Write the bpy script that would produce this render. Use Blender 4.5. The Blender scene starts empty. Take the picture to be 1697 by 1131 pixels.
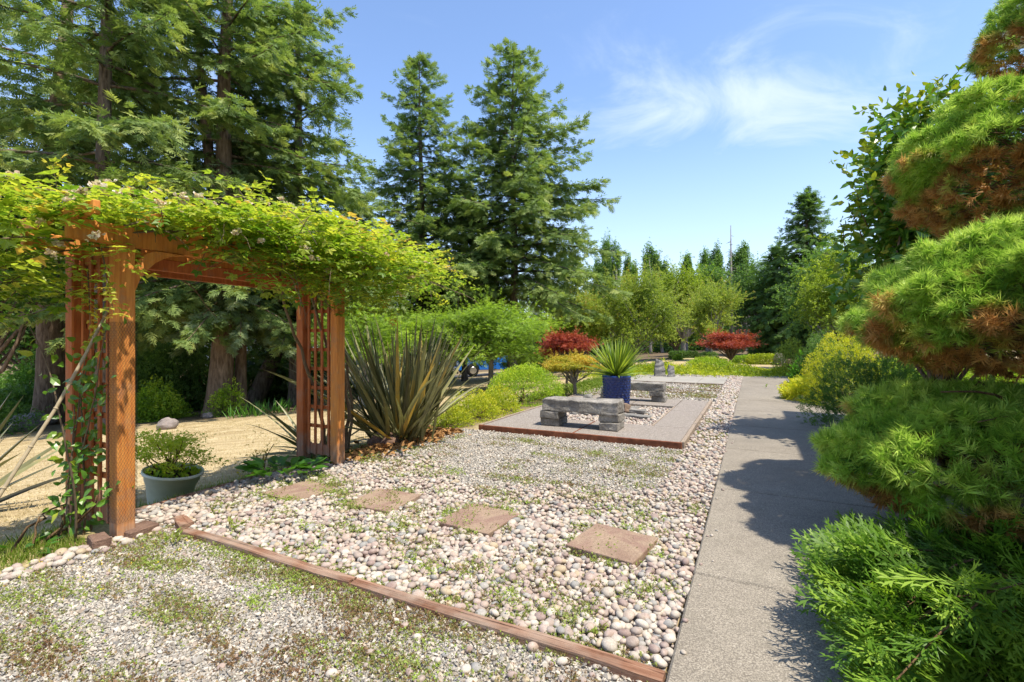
import bpy, bmesh, math, random
import numpy as np
from mathutils import Vector, noise as mnoise
rad = math.radians
SC = bpy.context.scene
COL = SC.collection

# ---------------------------------------------------------------- camera, world, sun, exposure
F = 807.0; CX, CY = 848.5, 562.0; H = 1.4
cam_d = bpy.data.cameras.new('camera'); cam = bpy.data.objects.new('camera', cam_d); COL.objects.link(cam)
cam.location = (0, 0, H); cam.rotation_euler = (rad(90), 0, 0)
cam_d.sensor_width = 36; cam_d.lens = 36*F/1697; cam_d.shift_y = -(565.5-CY)/1697
cam_d.clip_end = 3000; cam_d.clip_start = .05
SC.camera = cam

PD = np.array([.443, .8965, 0.]); RD = np.array([.8965, -.443, 0.])     # along the path, and to its right
SUN_EL = 65.0
az = math.atan2(RD[1], RD[0]) - rad(10)                                   # sun stands to the right, a little behind the camera
sun_dir = Vector((math.cos(az)*math.cos(rad(SUN_EL)), math.sin(az)*math.cos(rad(SUN_EL)), math.sin(rad(SUN_EL))))
sl = bpy.data.lights.new('sun', 'SUN'); sl.energy = 4.9; sl.angle = rad(.55); sl.color = (1, .93, .79)
so = bpy.data.objects.new('sun', sl); COL.objects.link(so); so.location = (0, 0, 30)
so.rotation_euler = sun_dir.to_track_quat('Z', 'Y').to_euler()

W = bpy.data.worlds.new('World'); SC.world = W; W.use_nodes = True
nt = W.node_tree; N = nt.nodes; Lk = nt.links; N.clear()
def wn(t, **k):
    n = N.new(t)
    for a, b in k.items(): setattr(n, a, b)
    return n
sky = wn('ShaderNodeTexSky', sky_type='NISHITA', sun_disc=False)
sky.sun_elevation = rad(SUN_EL); sky.sun_rotation = math.pi/2 - az
sky.air_density = 1.0; sky.dust_density = .6; sky.ozone_density = 2.2
tc = wn('ShaderNodeTexCoord'); sep = wn('ShaderNodeSeparateXYZ'); Lk.new(tc.outputs['Generated'], sep.inputs[0])
def wm(op, a, b=None, c=None):
    n = wn('ShaderNodeMath', operation=op)
    for i, v in enumerate((a, b, c)):
        if v is None: continue
        if isinstance(v, (int, float)): n.inputs[i].default_value = v
        else: Lk.new(v, n.inputs[i])
    return n.outputs[0]
zz = wm('ADD', wm('MAXIMUM', sep.outputs[2], 0.0), .06)
uu = wm('DIVIDE', sep.outputs[0], zz); vv = wm('DIVIDE', sep.outputs[1], zz)
cmb = wn('ShaderNodeCombineXYZ'); Lk.new(uu, cmb.inputs[0]); Lk.new(vv, cmb.inputs[1])
mp = wn('ShaderNodeMapping'); Lk.new(cmb.outputs[0], mp.inputs[0]); mp.inputs['Rotation'].default_value = (0, 0, rad(-20)); mp.inputs['Scale'].default_value = (.8, .8, 1)
n1 = wn('ShaderNodeTexNoise'); Lk.new(mp.outputs[0], n1.inputs['Vector']); n1.inputs['Scale'].default_value = 2.1; n1.inputs['Detail'].default_value = 10; n1.inputs['Roughness'].default_value = .60; n1.inputs['Distortion'].default_value = 1.1
n2 = wn('ShaderNodeTexNoise'); Lk.new(cmb.outputs[0], n2.inputs['Vector']); n2.inputs['Scale'].default_value = .45; n2.inputs['Detail'].default_value = 3
def blob(u0, v0, su, sv, amp):
    a = wm('POWER', wm('ABSOLUTE', wm('DIVIDE', wm('SUBTRACT', uu, u0), su)), 2.0)
    b = wm('POWER', wm('ABSOLUTE', wm('DIVIDE', wm('SUBTRACT', vv, v0), sv)), 2.0)
    return wm('MULTIPLY', wm('EXPONENT', wm('MULTIPLY', wm('ADD', a, b), -1.0)), amp)
bl = wm('ADD', blob(.78, 1.78, .40, .26, .27), blob(1.2, 1.75, .45, .3, .12))
bl = wm('ADD', bl, blob(1.7, 2.0, .55, .4, .10))
msk = wm('ADD', wm('ADD', wm('MULTIPLY', n1.outputs[0], 1.0), wm('MULTIPLY', n2.outputs[0], .35)), bl)
mr = wn('ShaderNodeMapRange', interpolation_type='SMOOTHSTEP'); Lk.new(msk, mr.inputs[0])
mr.inputs[1].default_value = .70; mr.inputs[2].default_value = 1.14
# a pale milky veil low over the horizon
hz = wn('ShaderNodeMapRange', interpolation_type='SMOOTHSTEP'); Lk.new(sep.outputs[2], hz.inputs[0]); hz.inputs[1].default_value = .0; hz.inputs[2].default_value = .42; hz.inputs[3].default_value = .55; hz.inputs[4].default_value = 0.0
cm = wm('MAXIMUM', wm('MULTIPLY', mr.outputs[0], .85), hz.outputs[0])
hs = wn('ShaderNodeHueSaturation'); Lk.new(sky.outputs[0], hs.inputs['Color']); hs.inputs['Saturation'].default_value = 1.04; hs.inputs['Value'].default_value = 1.3; hs.inputs['Hue'].default_value = .503
mx = wn('ShaderNodeMix', data_type='RGBA'); Lk.new(cm, mx.inputs[0]); Lk.new(hs.outputs[0], mx.inputs[6]); mx.inputs[7].default_value = (4.0, 4.7, 5.6, 1)
bg = wn('ShaderNodeBackground'); Lk.new(mx.outputs[2], bg.inputs[0]); bg.inputs[1].default_value = .15
wo = wn('ShaderNodeOutputWorld'); Lk.new(bg.outputs[0], wo.inputs[0])
SC.view_settings.view_transform = 'Standard'; SC.view_settings.look = 'None'
SC.view_settings.gamma = 1; SC.view_settings.exposure = .58
SC.cycles.max_bounces = 8; SC.cycles.diffuse_bounces = 4; SC.cycles.use_denoising = True
try: SC.cycles.denoiser = 'OPENIMAGEDENOISE'
except Exception: pass

# ---------------------------------------------------------------- helpers
def P(s, t, z=0.0):
    """garden coordinates: s metres along the path, t metres to its right"""
    return np.array([s*PD[0]+t*RD[0], s*PD[1]+t*RD[1], z])
def st(x, y): return x*PD[0]+y*PD[1], x*RD[0]+y*RD[1]
def smooth(a, b, x):
    u = np.clip((x-a)/(b-a), 0, 1); return u*u*(3-2*u)
def hz_(x, y):
    """height of the terrain"""
    s, t = x*PD[0]+y*PD[1], x*RD[0]+y*RD[1]
    d = np.maximum(0, -4.45-t)
    z = -.13*smooth(0, .35, d) - .085*np.maximum(0, d-.35)
    z = np.where(z < -1.4, -1.4-(1-np.exp((z+1.4)/1.2))*1.2, z)
    far = smooth(34, 60, np.hypot(x, y))
    return z*(1-far) + far*np.minimum(z*.7, 0)
def G(px, py):
    """point of the terrain seen at pixel px, py of the photograph"""
    dx = (px-CX)/F; dz = -(py-CY)/F; lo = .5
    Y = .5
    while Y < 300:
        if H+dz*Y < float(hz_(dx*Y, Y)): break
        lo = Y; Y *= 1.02
    hi = Y
    for _ in range(30):
        m = (lo+hi)/2
        if H+dz*m < float(hz_(dx*m, m)): hi = m
        else: lo = m
    return np.array([dx*lo, lo, float(hz_(dx*lo, lo))])
def D(px, Z):
    """terrain point at depth Z in the direction of column px"""
    x = (px-CX)/F*Z; return np.array([x, Z, float(hz_(x, Z))])
def zpx(py, Z): return H-(py-CY)/F*Z

def tag(o, label=None, cat=None, group=None, kind=None):
    if label: o['label'] = label
    if cat: o['category'] = cat
    if group: o['group'] = group
    if kind: o['kind'] = kind
    return o
def thing(name, loc, label, cat, group=None):
    o = bpy.data.objects.new(name, None); COL.objects.link(o); o.location = tuple(loc); o.empty_display_size = .1
    o['_l'] = [float(v) for v in loc]
    return tag(o, label, cat, group)
def mk(name, V, Fc, mat, parent=None, smooth_=False, attrs=None, loc=None, mi=None):
    """one mesh object from world-space vertices; Fc is an int array (n,k) or a list of them"""
    V = np.asarray(V, dtype=np.float32).reshape(-1, 3)
    off = np.zeros(3)
    if parent is not None:
        off = np.array(parent['_l']) if '_l' in parent else np.array(parent.get('_o', (0, 0, 0)))
    elif loc is not None: off = np.array(loc)
    Fl = Fc if isinstance(Fc, list) else [Fc]
    Fl = [np.asarray(f, dtype=np.int32) for f in Fl if len(f)]
    me = bpy.data.meshes.new(name)
    me.vertices.add(len(V)); me.vertices.foreach_set('co', (V-off.astype(np.float32)).ravel())
    nl = sum(f.size for f in Fl); npg = sum(len(f) for f in Fl)
    me.loops.add(nl); me.polygons.add(npg)
    me.loops.foreach_set('vertex_index', np.concatenate([f.ravel() for f in Fl]))
    tot = np.concatenate([np.full(len(f), f.shape[1], dtype=np.int32) for f in Fl])
    me.polygons.foreach_set('loop_start', np.concatenate([[0], np.cumsum(tot)[:-1]]).astype(np.int32))
    me.polygons.foreach_set('loop_total', tot)
    me.polygons.foreach_set('use_smooth', np.full(npg, bool(smooth_)))
    if attrs:
        for k, a in attrs.items():
            at = me.attributes.new(k, 'FLOAT', 'POINT'); at.data.foreach_set('value', np.asarray(a, dtype=np.float32))
    ms = mat if isinstance(mat, (list, tuple)) else [mat]
    for m in ms: me.materials.append(m)
    if mi is not None: me.polygons.foreach_set('material_index', np.asarray(mi, dtype=np.int32))
    me.update(calc_edges=True); me.validate()
    o = bpy.data.objects.new(name, me); COL.objects.link(o)
    o['_o'] = [float(v) for v in off]
    if parent is not None: o.parent = parent
    elif loc is not None: o.location = tuple(loc)
    return o
class MB:
    """collects pieces of one mesh"""
    def __init__(s): s.v = []; s.f = {}; s.n = 0; s.t = []
    def add(s, V, Fc, tint=0.5):
        V = np.asarray(V, dtype=float).reshape(-1, 3)
        if isinstance(Fc, list) and not hasattr(Fc[0], 'shape'): Fc = np.array(Fc)
        for f in (Fc if isinstance(Fc, list) else [Fc]):
            f = np.asarray(f, dtype=np.int32)
            if len(f): s.f.setdefault(f.shape[1], []).append(f+s.n)
        s.v.append(V); s.n += len(V)
        s.t.append(np.full(len(V), tint) if np.isscalar(tint) else np.asarray(tint))
        return s
    def build(s, name, mat, parent=None, smooth_=False, extra=None, **k):
        at = {'tint': np.concatenate(s.t)}
        if extra: at.update(extra)
        return mk(name, np.concatenate(s.v), [np.concatenate(f) for f in s.f.values()], mat, parent, smooth_, at, **k)
BOXF = np.array([[0,3,2,1],[4,5,6,7],[0,1,5,4],[1,2,6,5],[2,3,7,6],[3,0,4,7]])
def boxV(c, size, ax=None):
    """box centred c with axes rows ax"""
    ax = np.array([PD, RD, [0, 0, 1]]) if ax is None else np.asarray(ax)
    h = np.asarray(size)/2.
    q = np.array([[-1,-1,-1],[1,-1,-1],[1,1,-1],[-1,1,-1],[-1,-1,1],[1,-1,1],[1,1,1],[-1,1,1]])*h
    # keep winding outward for left-handed axes
    if np.dot(np.cross(ax[0], ax[1]), ax[2]) < 0: q = q*np.array([1,-1,1])@np.eye(3)
    A = ax.copy()
    if np.dot(np.cross(ax[0], ax[1]), ax[2]) < 0: A = np.array([ax[0], -ax[1], ax[2]])
    return np.asarray(c)+q@A
def bev(V, Fc, w, seg=1, jitter=0, sub=0, seed=0):
    """bevelled (and optionally roughened) copy of a closed mesh"""
    bm = bmesh.new(); vs = [bm.verts.new(tuple(v)) for v in V]
    for f in Fc: bm.faces.new([vs[i] for i in f])
    bmesh.ops.recalc_face_normals(bm, faces=bm.faces)
    if sub: bmesh.ops.subdivide_edges(bm, edges=bm.edges[:], cuts=sub, use_grid_fill=True)
    if w: 
        es = [e for e in bm.edges if len(e.link_faces) == 2 and e.calc_face_angle(0) > .5]
        bmesh.ops.bevel(bm, geom=es, offset=w, segments=seg, affect='EDGES', profile=.6)
    if jitter:
        for v in bm.verts:
            n = mnoise.noise_vector(v.co*6+Vector((seed*3.1, 0, seed)))+.5*mnoise.noise_vector(v.co*17+Vector((seed, 0, 0)))
            v.co += n*jitter
    bm.verts.index_update()
    Vo = np.array([v.co[:] for v in bm.verts]); fs = {}
    for f in bm.faces: fs.setdefault(len(f.verts), []).append([v.index for v in f.verts])
    bm.free()
    return Vo, [np.array(f) for f in fs.values()]
def tube(pts, radii, n=6, cap=True):
    pts = np.asarray(pts, float); k = len(pts); radii = np.broadcast_to(radii, (k,)).astype(float)
    d = np.gradient(pts, axis=0); d /= np.linalg.norm(d, axis=1)[:, None]+1e-9
    ref = np.array([0.31, .17, .93]) if abs(d[0][2]) < .85 else np.array([1., .12, .05])
    a = np.cross(d, ref); a /= np.linalg.norm(a, axis=1)[:, None]; b = np.cross(d, a)
    th = np.arange(n)*2*math.pi/n
    V = (pts[:, None]+radii[:, None, None]*(np.cos(th)[None, :, None]*a[:, None]+np.sin(th)[None, :, None]*b[:, None])).reshape(-1, 3)
    i = np.arange(k-1)[:, None]*n; j = np.arange(n)[None]; j2 = (j+1) % n
    Fq = np.stack([i+j, i+j2, i+n+j2, i+n+j], -1).reshape(-1, 4)
    fs = [Fq]
    if cap: fs.append(np.array([list(range(n-1, -1, -1)), [(k-1)*n+q for q in range(n)]]))
    return V, fs
def lathe(prof, c, n=32, tilt=None):
    """prof: list of (r,z)"""
    k = len(prof); th = np.arange(n)*2*math.pi/n
    V = np.array([[r*math.cos(a), r*math.sin(a), z] for r, z in prof for a in th])
    if tilt is not None: V = V@np.asarray(tilt).T
    V = V+np.asarray(c)
    i = np.arange(k-1)[:, None]*n; j = np.arange(n)[None]; j2 = (j+1) % n
    return V, [np.stack([i+j, i+j2, i+n+j2, i+n+j], -1).reshape(-1, 4)]
def unit(v): v = np.asarray(v, float); return v/(np.linalg.norm(v, axis=-1, keepdims=True)+1e-12)
def frames(dirs, rng, up=None, upw=0.0):
    """rotation matrices (n,3,3) whose columns are x,y,z with y along dirs; z leans to up by upw"""
    y = unit(dirs); r = rng.normal(size=y.shape)
    if up is not None: r = unit(r)*(1-upw)+np.asarray(up)*upw
    z = unit(r-(r*y).sum(1)[:, None]*y); x = np.cross(y, z)
    return np.stack([x, y, z], -1)
def scatter(mb, protos, pos, R, scale, tint, rng):
    """merge transformed copies of small protos (V,F) into mb"""
    pos = np.asarray(pos); n = len(pos)
    if n == 0: return
    scale = np.broadcast_to(np.asarray(scale, float), (n,)); tint = np.broadcast_to(np.asarray(tint, float), (n,))
    pick = rng.integers(0, len(protos), n)
    for k, (V, Fc) in enumerate(protos):
        m = pick == k; c = int(m.sum())
        if not c: continue
        Vk = np.einsum('nij,vj->nvi', R[m]*scale[m][:, None, None], V)+pos[m][:, None]
        nv = len(V)
        Fl = [(f[None]+np.arange(c)[:, None, None]*nv).reshape(-1, f.shape[1]) for f in (Fc if isinstance(Fc, list) else [Fc])]
        mb.add(Vk.reshape(-1, 3), Fl, np.repeat(tint[m], nv))
def rand_dirs(rng, n): return unit(rng.normal(size=(n, 3)))

# ---- materials
def newmat(name):
    m = bpy.data.materials.new(name); m.use_nodes = True; nt = m.node_tree
    for n in list(nt.nodes): nt.nodes.remove(n)
    return m, nt
class MT:
    def __init__(s, name):
        s.m, s.nt = newmat(name); s.out = s.n('ShaderNodeOutputMaterial'); s.b = s.n('ShaderNodeBsdfPrincipled')
        s.l(s.b.outputs[0], s.out.inputs[0]); s.g = s.n('ShaderNodeNewGeometry'); s.pos = s.g.outputs['Position']
    def n(s, t, **k):
        q = s.nt.nodes.new(t)
        for a, b in k.items(): setattr(q, a, b)
        return q
    def l(s, a, b): s.nt.links.new(a, b)
    def val(s, v, sock):
        if isinstance(v, (int, float)): sock.default_value = v
        elif isinstance(v, (tuple, list)): sock.default_value = (*v, 1)[:4] if len(v) == 3 and sock.type == 'RGBA' else v
        else: s.l(v, sock)
    def math(s, op, a, b=0.0, c=0.0, clamp=False):
        q = s.n('ShaderNodeMath', operation=op, use_clamp=clamp); s.val(a, q.inputs[0]); s.val(b, q.inputs[1]); s.val(c, q.inputs[2]); return q.outputs[0]
    def mix(s, f, a, b, mode='MIX'):
        q = s.n('ShaderNodeMix', data_type='RGBA', blend_type=mode); s.val(f, q.inputs[0]); s.val(a, q.inputs[6]); s.val(b, q.inputs[7]); return q.outputs[2]
    def noise(s, sc, det=4, rough=.55, vec=None, mapscale=None, dist=0, rot=None):
        v = vec or s.pos
        if mapscale or rot:
            mp = s.n('ShaderNodeMapping'); s.l(v, mp.inputs[0])
            if rot: mp.vector_type = 'POINT'; mp.inputs['Rotation'].default_value = rot
            if mapscale: mp.inputs['Scale'].default_value = mapscale
            v = mp.outputs[0]
            if rot and mapscale:            # rotate first, then stretch
                mp.inputs['Scale'].default_value = (1, 1, 1)
                m2 = s.n('ShaderNodeMapping'); s.l(v, m2.inputs[0]); m2.inputs['Scale'].default_value = mapscale; v = m2.outputs[0]
        q = s.n('ShaderNodeTexNoise'); s.l(v, q.inputs['Vector']); q.inputs['Scale'].default_value = sc; q.inputs['Detail'].default_value = det; q.inputs['Roughness'].default_value = rough; q.inputs['Distortion'].default_value = dist
        return q.outputs[0]
    def vor(s, sc, feature='F1', out='Distance', vec=None):
        q = s.n('ShaderNodeTexVoronoi', feature=feature); s.l(vec or s.pos, q.inputs['Vector']); q.inputs['Scale'].default_value = sc; return q.outputs[out]
    def ramp(s, f, stops, interp='LINEAR'):
        q = s.n('ShaderNodeValToRGB'); s.val(f, q.inputs[0]); cr = q.color_ramp; cr.interpolation = interp
        while len(cr.elements) < len(stops): cr.elements.new(.5)
        for e, (p, c) in zip(cr.elements, stops): e.position = p; e.color = (*c, 1) if len(c) == 3 else c
        return q.outputs[0]
    def rng(s, f, a, b, c=0.0, d=1.0):
        q = s.n('ShaderNodeMapRange'); s.val(f, q.inputs[0])
        for i, v in enumerate((a, b, c, d)): q.inputs[i+1].default_value = v
        return q.outputs[0]
    def attr(s, name):
        q = s.n('ShaderNodeAttribute'); q.attribute_name = name; return q.outputs['Fac']
    def bump(s, h, st=.3, dist=.01):
        q = s.n('ShaderNodeBump'); s.l(h, q.inputs['Height']); q.inputs['Strength'].default_value = st; q.inputs['Distance'].default_value = dist; s.l(q.outputs[0], s.b.inputs['Normal'])
    def done(s, col, rough=.8, spec=.3):
        s.val(col, s.b.inputs['Base Color']); s.val(rough, s.b.inputs['Roughness']); s.b.inputs['Specular IOR Level'].default_value = spec
        return s.m
def leafmat(name, stops, trans=.35, rough=.55, spec=.35, var=.9, tboost=1.3):
    """foliage: colour from the per-leaf 'tint' attribute, light passes through the blade"""
    m = MT(name); tn = m.attr('tint')
    n = m.noise(var, 2)
    f = m.math('ADD', tn, m.math('MULTIPLY', m.math('SUBTRACT', n, .5), .45), clamp=True)
    c = m.ramp(f, stops); m.done(c, rough, spec)
    tr = m.n('ShaderNodeBsdfTranslucent'); q = m.n('ShaderNodeMix', data_type='RGBA', blend_type='MULTIPLY'); q.inputs[0].default_value = 1; m.l(c, q.inputs[6]); q.inputs[7].default_value = (tboost*1.05, tboost*1.1, tboost*.55, 1)
    m.l(q.outputs[2], tr.inputs[0])
    ms = m.n('ShaderNodeMixShader'); ms.inputs[0].default_value = trans; m.l(m.b.outputs[0], ms.inputs[1]); m.l(tr.outputs[0], ms.inputs[2]); m.l(ms.outputs[0], m.out.inputs[0])
    return m.m
def ramp3(c, k=.45, hi=1.5, warm=(1.15, 1.0, .8)):
    c = np.array(c, float); return [(0.0, tuple(c*k)), (.5, tuple(c)), (1.0, tuple(np.minimum(c*hi*np.array(warm), .8)))]
M = {}
def barkmat(name, a, b, sc=14):
    m = MT(name); n = m.noise(sc, 6, .6, mapscale=(1, 1, .22), dist=.4); n2 = m.noise(1.5, 3)
    c = m.ramp(n, [(.3, a), (.7, b)]); c = m.mix(m.math('MULTIPLY', n2, .35), c, (.25, .24, .2), 'MULTIPLY')
    m.bump(n, .9, .04); return m.done(c, .95, .1)
M['fir_bark'] = barkmat('fir_bark', (.06, .045, .035), (.24, .19, .15))
M['brown_bark'] = barkmat('brown_bark', (.09, .06, .04), (.32, .23, .165))
M['grey_bark'] = barkmat('grey_bark', (.13, .115, .1), (.34, .31, .28))
M['twig'] = barkmat('twig', (.10, .06, .03), (.27, .17, .09), 40)
M['fir'] = leafmat('fir_needles', [(0, (.05, .095, .03)), (.4, (.115, .185, .055)), (.75, (.22, .29, .085)), (1, (.34, .38, .12))], .40, .6, .3)
M['fir_blue'] = leafmat('fir_needles_grey', [(0, (.07, .11, .05)), (.4, (.15, .21, .10)), (.75, (.27, .33, .17)), (1, (.38, .42, .24))], .42, .6, .3)
M['maple'] = leafmat('maple_leaves', ramp3((.08, .17, .03), .5, 2.0), .42, .5, .4)
M['poplar'] = leafmat('poplar_leaves', ramp3((.10, .19, .04), .5, 1.9), .42, .5, .4)
M['cedar'] = leafmat('cedar_sprays', ramp3((.09, .165, .04), .5, 2.0), .35, .6, .3)
M['olive'] = leafmat('hornbeam_leaves', [(0, (.11, .17, .03)), (.45, (.23, .30, .045)), (.85, (.38, .44, .07)), (1, (.46, .32, .09))], .45, .55)
M['yellowgreen'] = leafmat('yellow_green_leaves', ramp3((.21, .29, .025), .45, 1.8), .4, .55)
M['lace'] = leafmat('lace_leaves', ramp3((.22, .34, .045), .45, 1.6), .45, .55)
M['red'] = leafmat('red_leaves', [(0, (.12, .018, .012)), (.5, (.34, .05, .028)), (1, (.52, .15, .06))], .35, .5, .35, tboost=1.1)
M['amber'] = leafmat('amber_leaves', [(0, (.20, .24, .03)), (.5, (.48, .42, .05)), (1, (.62, .36, .06))], .4, .55)
M['lime'] = leafmat('lime_leaves', [(0, (.13, .19, .015)), (.5, (.38, .44, .025)), (1, (.62, .56, .04))], .4, .5)
M['mound'] = leafmat('mound_leaves', [(0, (.10, .19, .015)), (.5, (.28, .42, .03)), (1, (.52, .58, .05))], .4, .5)
M['rose'] = leafmat('rose_leaves', [(0, (.07, .17, .012)), (.3, (.17, .28, .025)), (.6, (.36, .44, .05)), (.85, (.54, .54, .08)), (1, (.56, .36, .08))], .5, .45, .5, var=2.5)
M['dark_leaf'] = leafmat('dark_leaves', ramp3((.07, .14, .03), .5, 2.0), .4, .5, .4)
M['glossy'] = leafmat('glossy_leaves', [(0, (.045, .13, .018)), (.5, (.12, .27, .035)), (.85, (.14, .24, .02)), (1, (.32, .36, .03))], .3, .32, .6)
M['weed'] = leafmat('weed_leaves', [(0, (.20, .11, .06)), (.3, (.28, .19, .09)), (.5, (.25, .27, .09)), (1, (.32, .44, .06))], .3, .6)
M['grass'] = leafmat('green_grass', [(0, (.10, .17, .02)), (.6, (.19, .27, .03)), (1, (.36, .33, .12))], .4, .6)
M['dry_grass'] = leafmat('dry_grass_blades', [(0, (.36, .28, .14)), (.6, (.60, .485, .29)), (1, (.74, .63, .42))], .3, .8, .1, tboost=.9)
M['yucca'] = leafmat('yucca_leaves', [(0, (.09, .15, .02)), (.5, (.20, .30, .03)), (1, (.36, .42, .05))], .35, .4, .5)
M['flax'] = leafmat('flax_leaves', [(0, (.06, .055, .03)), (.4, (.14, .135, .055)), (.8, (.32, .31, .15)), (1, (.62, .40, .08))], .2, .4, .45, var=6, tboost=.9)
M['blossom'] = leafmat('faded_blossom', [(0, (.60, .40, .26)), (.4, (.80, .64, .54)), (1, (.86, .80, .74))], .45, .7, .1, tboost=.8)
M['thuja'] = leafmat('thuja_sprays', [(0, (.16, .09, .03)), (.07, (.04, .09, .01)), (.5, (.115, .235, .022)), (1, (.32, .46, .05))], .35, .5, .35)
# needles of the clipped spruce: dead brown needles where the 'dead' attribute says so
m = MT('spruce_needles'); tn = m.attr('tint'); g = m.ramp(tn, [(0, (.07, .18, .02)), (.45, (.30, .50, .05)), (1, (.66, .80, .16))])
d = m.ramp(m.attr('tint'), [(0, (.24, .115, .035)), (.5, (.56, .30, .085)), (1, (.74, .46, .17))]); c = m.mix(m.attr('dead'), g, d); m.done(c, .5, .35)
tr = m.n('ShaderNodeBsdfTranslucent'); m.l(c, tr.inputs[0]); ms = m.n('ShaderNodeMixShader'); ms.inputs[0].default_value = .42
m.l(m.b.outputs[0], ms.inputs[1]); m.l(tr.outputs[0], ms.inputs[2]); m.l(ms.outputs[0], m.out.inputs[0]); M['spruce'] = m.m

def stain(name, dark=False, weather=.45):
    m = MT(name); gr = m.noise(9, 5, .6, mapscale=(6, 6, .5)); fine = m.noise(60, 3, .6, mapscale=(1, 1, .06))
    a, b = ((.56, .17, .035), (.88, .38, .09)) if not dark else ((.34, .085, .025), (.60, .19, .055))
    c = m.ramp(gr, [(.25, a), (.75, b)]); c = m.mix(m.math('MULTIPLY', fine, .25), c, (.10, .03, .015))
    sz = m.n('ShaderNodeSeparateXYZ'); m.l(m.pos, sz.inputs[0])
    w = m.math('ADD', m.rng(sz.outputs[2], weather, .0, 0, 1), m.math('MULTIPLY', m.math('SUBTRACT', m.noise(7, 6, .7), .52), 2.6), clamp=True)
    c = m.mix(m.math('MULTIPLY', w, .85), c, m.ramp(fine, [(.3, (.16, .115, .085)), (.7, (.38, .30, .24))]))
    m.bump(fine, .5, .006); return m.done(c, .75, .25)
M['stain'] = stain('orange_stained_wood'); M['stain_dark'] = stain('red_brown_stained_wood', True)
m = MT('old_timber'); f_ = m.noise(30, 5, .65, rot=(0, 0, rad(26.3)), mapscale=(.05, 1, 1), dist=.3); n2 = m.noise(3, 4)
# timber lies across the path: grain along t
c = m.ramp(f_, [(.3, (.09, .045, .028)), (.5, (.24, .12, .075)), (.75, (.46, .30, .21))]); c = m.mix(m.rng(n2, .4, .7), c, (.36, .28, .22)); m.bump(f_, 1.0, .02); M['timber'] = m.done(c, .9, .1)
m = MT('weathered_board'); f_ = m.noise(24, 5, .65); c = m.ramp(f_, [(.3, (.16, .12, .09)), (.7, (.42, .34, .27))]); m.bump(f_, .6, .01); M['board'] = m.done(c, .9, .1)
m = MT('rust_edge'); f_ = m.noise(12, 5, .65); c = m.ramp(f_, [(.3, (.10, .035, .02)), (.7, (.25, .09, .045))]); m.bump(f_, .3, .005); M['redboard'] = m.done(c, .8, .2)

def stonemat(name, stops, sc=6, bump=.6, spot=None, rough=.9):
    m = MT(name); n = m.noise(sc, 8, .65); n2 = m.noise(sc*8, 5, .7); f_ = m.math('ADD', m.math('MULTIPLY', n, .65), m.math('MULTIPLY', n2, .35))
    c = m.ramp(f_, stops)
    if spot: c = m.mix(m.rng(m.vor(spot[0], 'F1'), .12, .3, 1, 0), c, spot[1])
    m.bump(f_, bump, .03); return m.done(c, rough, .2)
M['bench'] = stonemat('bench_stone', [(.32, (.10, .09, .078)), (.5, (.23, .21, .185)), (.68, (.42, .385, .34))], 4, .8)
M['slate'] = stonemat('slate_stone', [(.3, (.11, .105, .1)), (.7, (.34, .32, .29))], 5, .9)
M['boulder'] = stonemat('boulder_stone', [(.3, (.13, .11, .1)), (.7, (.36, .30, .27))], 7, .8)
M['redblock'] = stonemat('red_block', [(.3, (.10, .055, .04)), (.7, (.30, .19, .14))], 9, .9)

PEB = [(.0, (.52, .48, .43)), (.12, (.40, .33, .30)), (.22, (.62, .57, .50)), (.32, (.46, .36, .33)), (.42, (.56, .52, .48)), (.50, (.34, .25, .235)), (.58, (.66, .62, .57)), (.68, (.50, .40, .35)), (.76, (.30, .31, .32)), (.83, (.55, .45, .39)), (.90, (.42, .42, .42)), (.95, (.50, .41, .27))]
def pebmat(name, stops, vein=30, gain=.76, warm=(1.06, .985, .91)):
    m = MT(name); oi = m.n('ShaderNodeObjectInfo')
    f_ = m.math('FRACT', m.math('ADD', m.attr('tint'), m.math('MULTIPLY', oi.outputs['Random'], 1.0)))
    c = m.ramp(f_, [(p, tuple(np.array(q)*gain*np.array(warm))) for p, q in stops], 'CONSTANT'); n = m.noise(vein, 5, .6)
    c = m.mix(m.rng(n, .3, .7, 0, .5), c, m.mix(.5, c, (.75, .72, .66)))
    n3 = m.noise(vein*5, 3, .7); c = m.mix(m.rng(n3, .35, .65, .35, 0), c, (.3, .26, .23), 'MULTIPLY'); m.bump(n3, .15, .003)
    return m.done(c, .72, .3)
M['pebble'] = pebmat('river_pebbles', PEB)
GRV = [(0, (.52, .50, .46)), (.15, (.36, .34, .31)), (.3, (.62, .60, .55)), (.42, (.25, .245, .24)), (.55, (.55, .48, .40)), (.65, (.44, .43, .41)), (.78, (.68, .66, .61)), (.88, (.36, .31, .26)), (.95, (.18, .18, .18))]
M['chip'] = pebmat('gravel_chips', GRV, 80, .82)
def groundstone(name, stops, sc, dark, bs=.8, soil=(.14, .11, .08)):
    """bed under the loose stones: the same stones seen from afar, soil in the joints"""
    m = MT(name); w = m.noise(sc*1.5, 2); v = m.n('ShaderNodeVectorMath', operation='ADD'); m.l(m.pos, v.inputs[0])
    q = m.n('ShaderNodeTexVoronoi', feature='F1'); m.l(m.pos, q.inputs['Vector']); q.inputs['Scale'].default_value = sc; q.inputs['Randomness'].default_value = 1
    sp = m.n('ShaderNodeSeparateColor'); m.l(q.outputs['Color'], sp.inputs[0])
    c = m.ramp(sp.outputs[0], stops, 'CONSTANT')
    j = m.rng(q.outputs['Distance'], .35, .62, 0, 1); c = m.mix(m.math('MULTIPLY', j, dark), c, soil)
    h = m.rng(q.outputs['Distance'], 0, .6, 1, 0); m.bump(h, bs, .02); return m.done(c, .9, .15)
M['pebble_ground'] = groundstone('pebble_ground', PEB, 26, .8)
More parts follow.
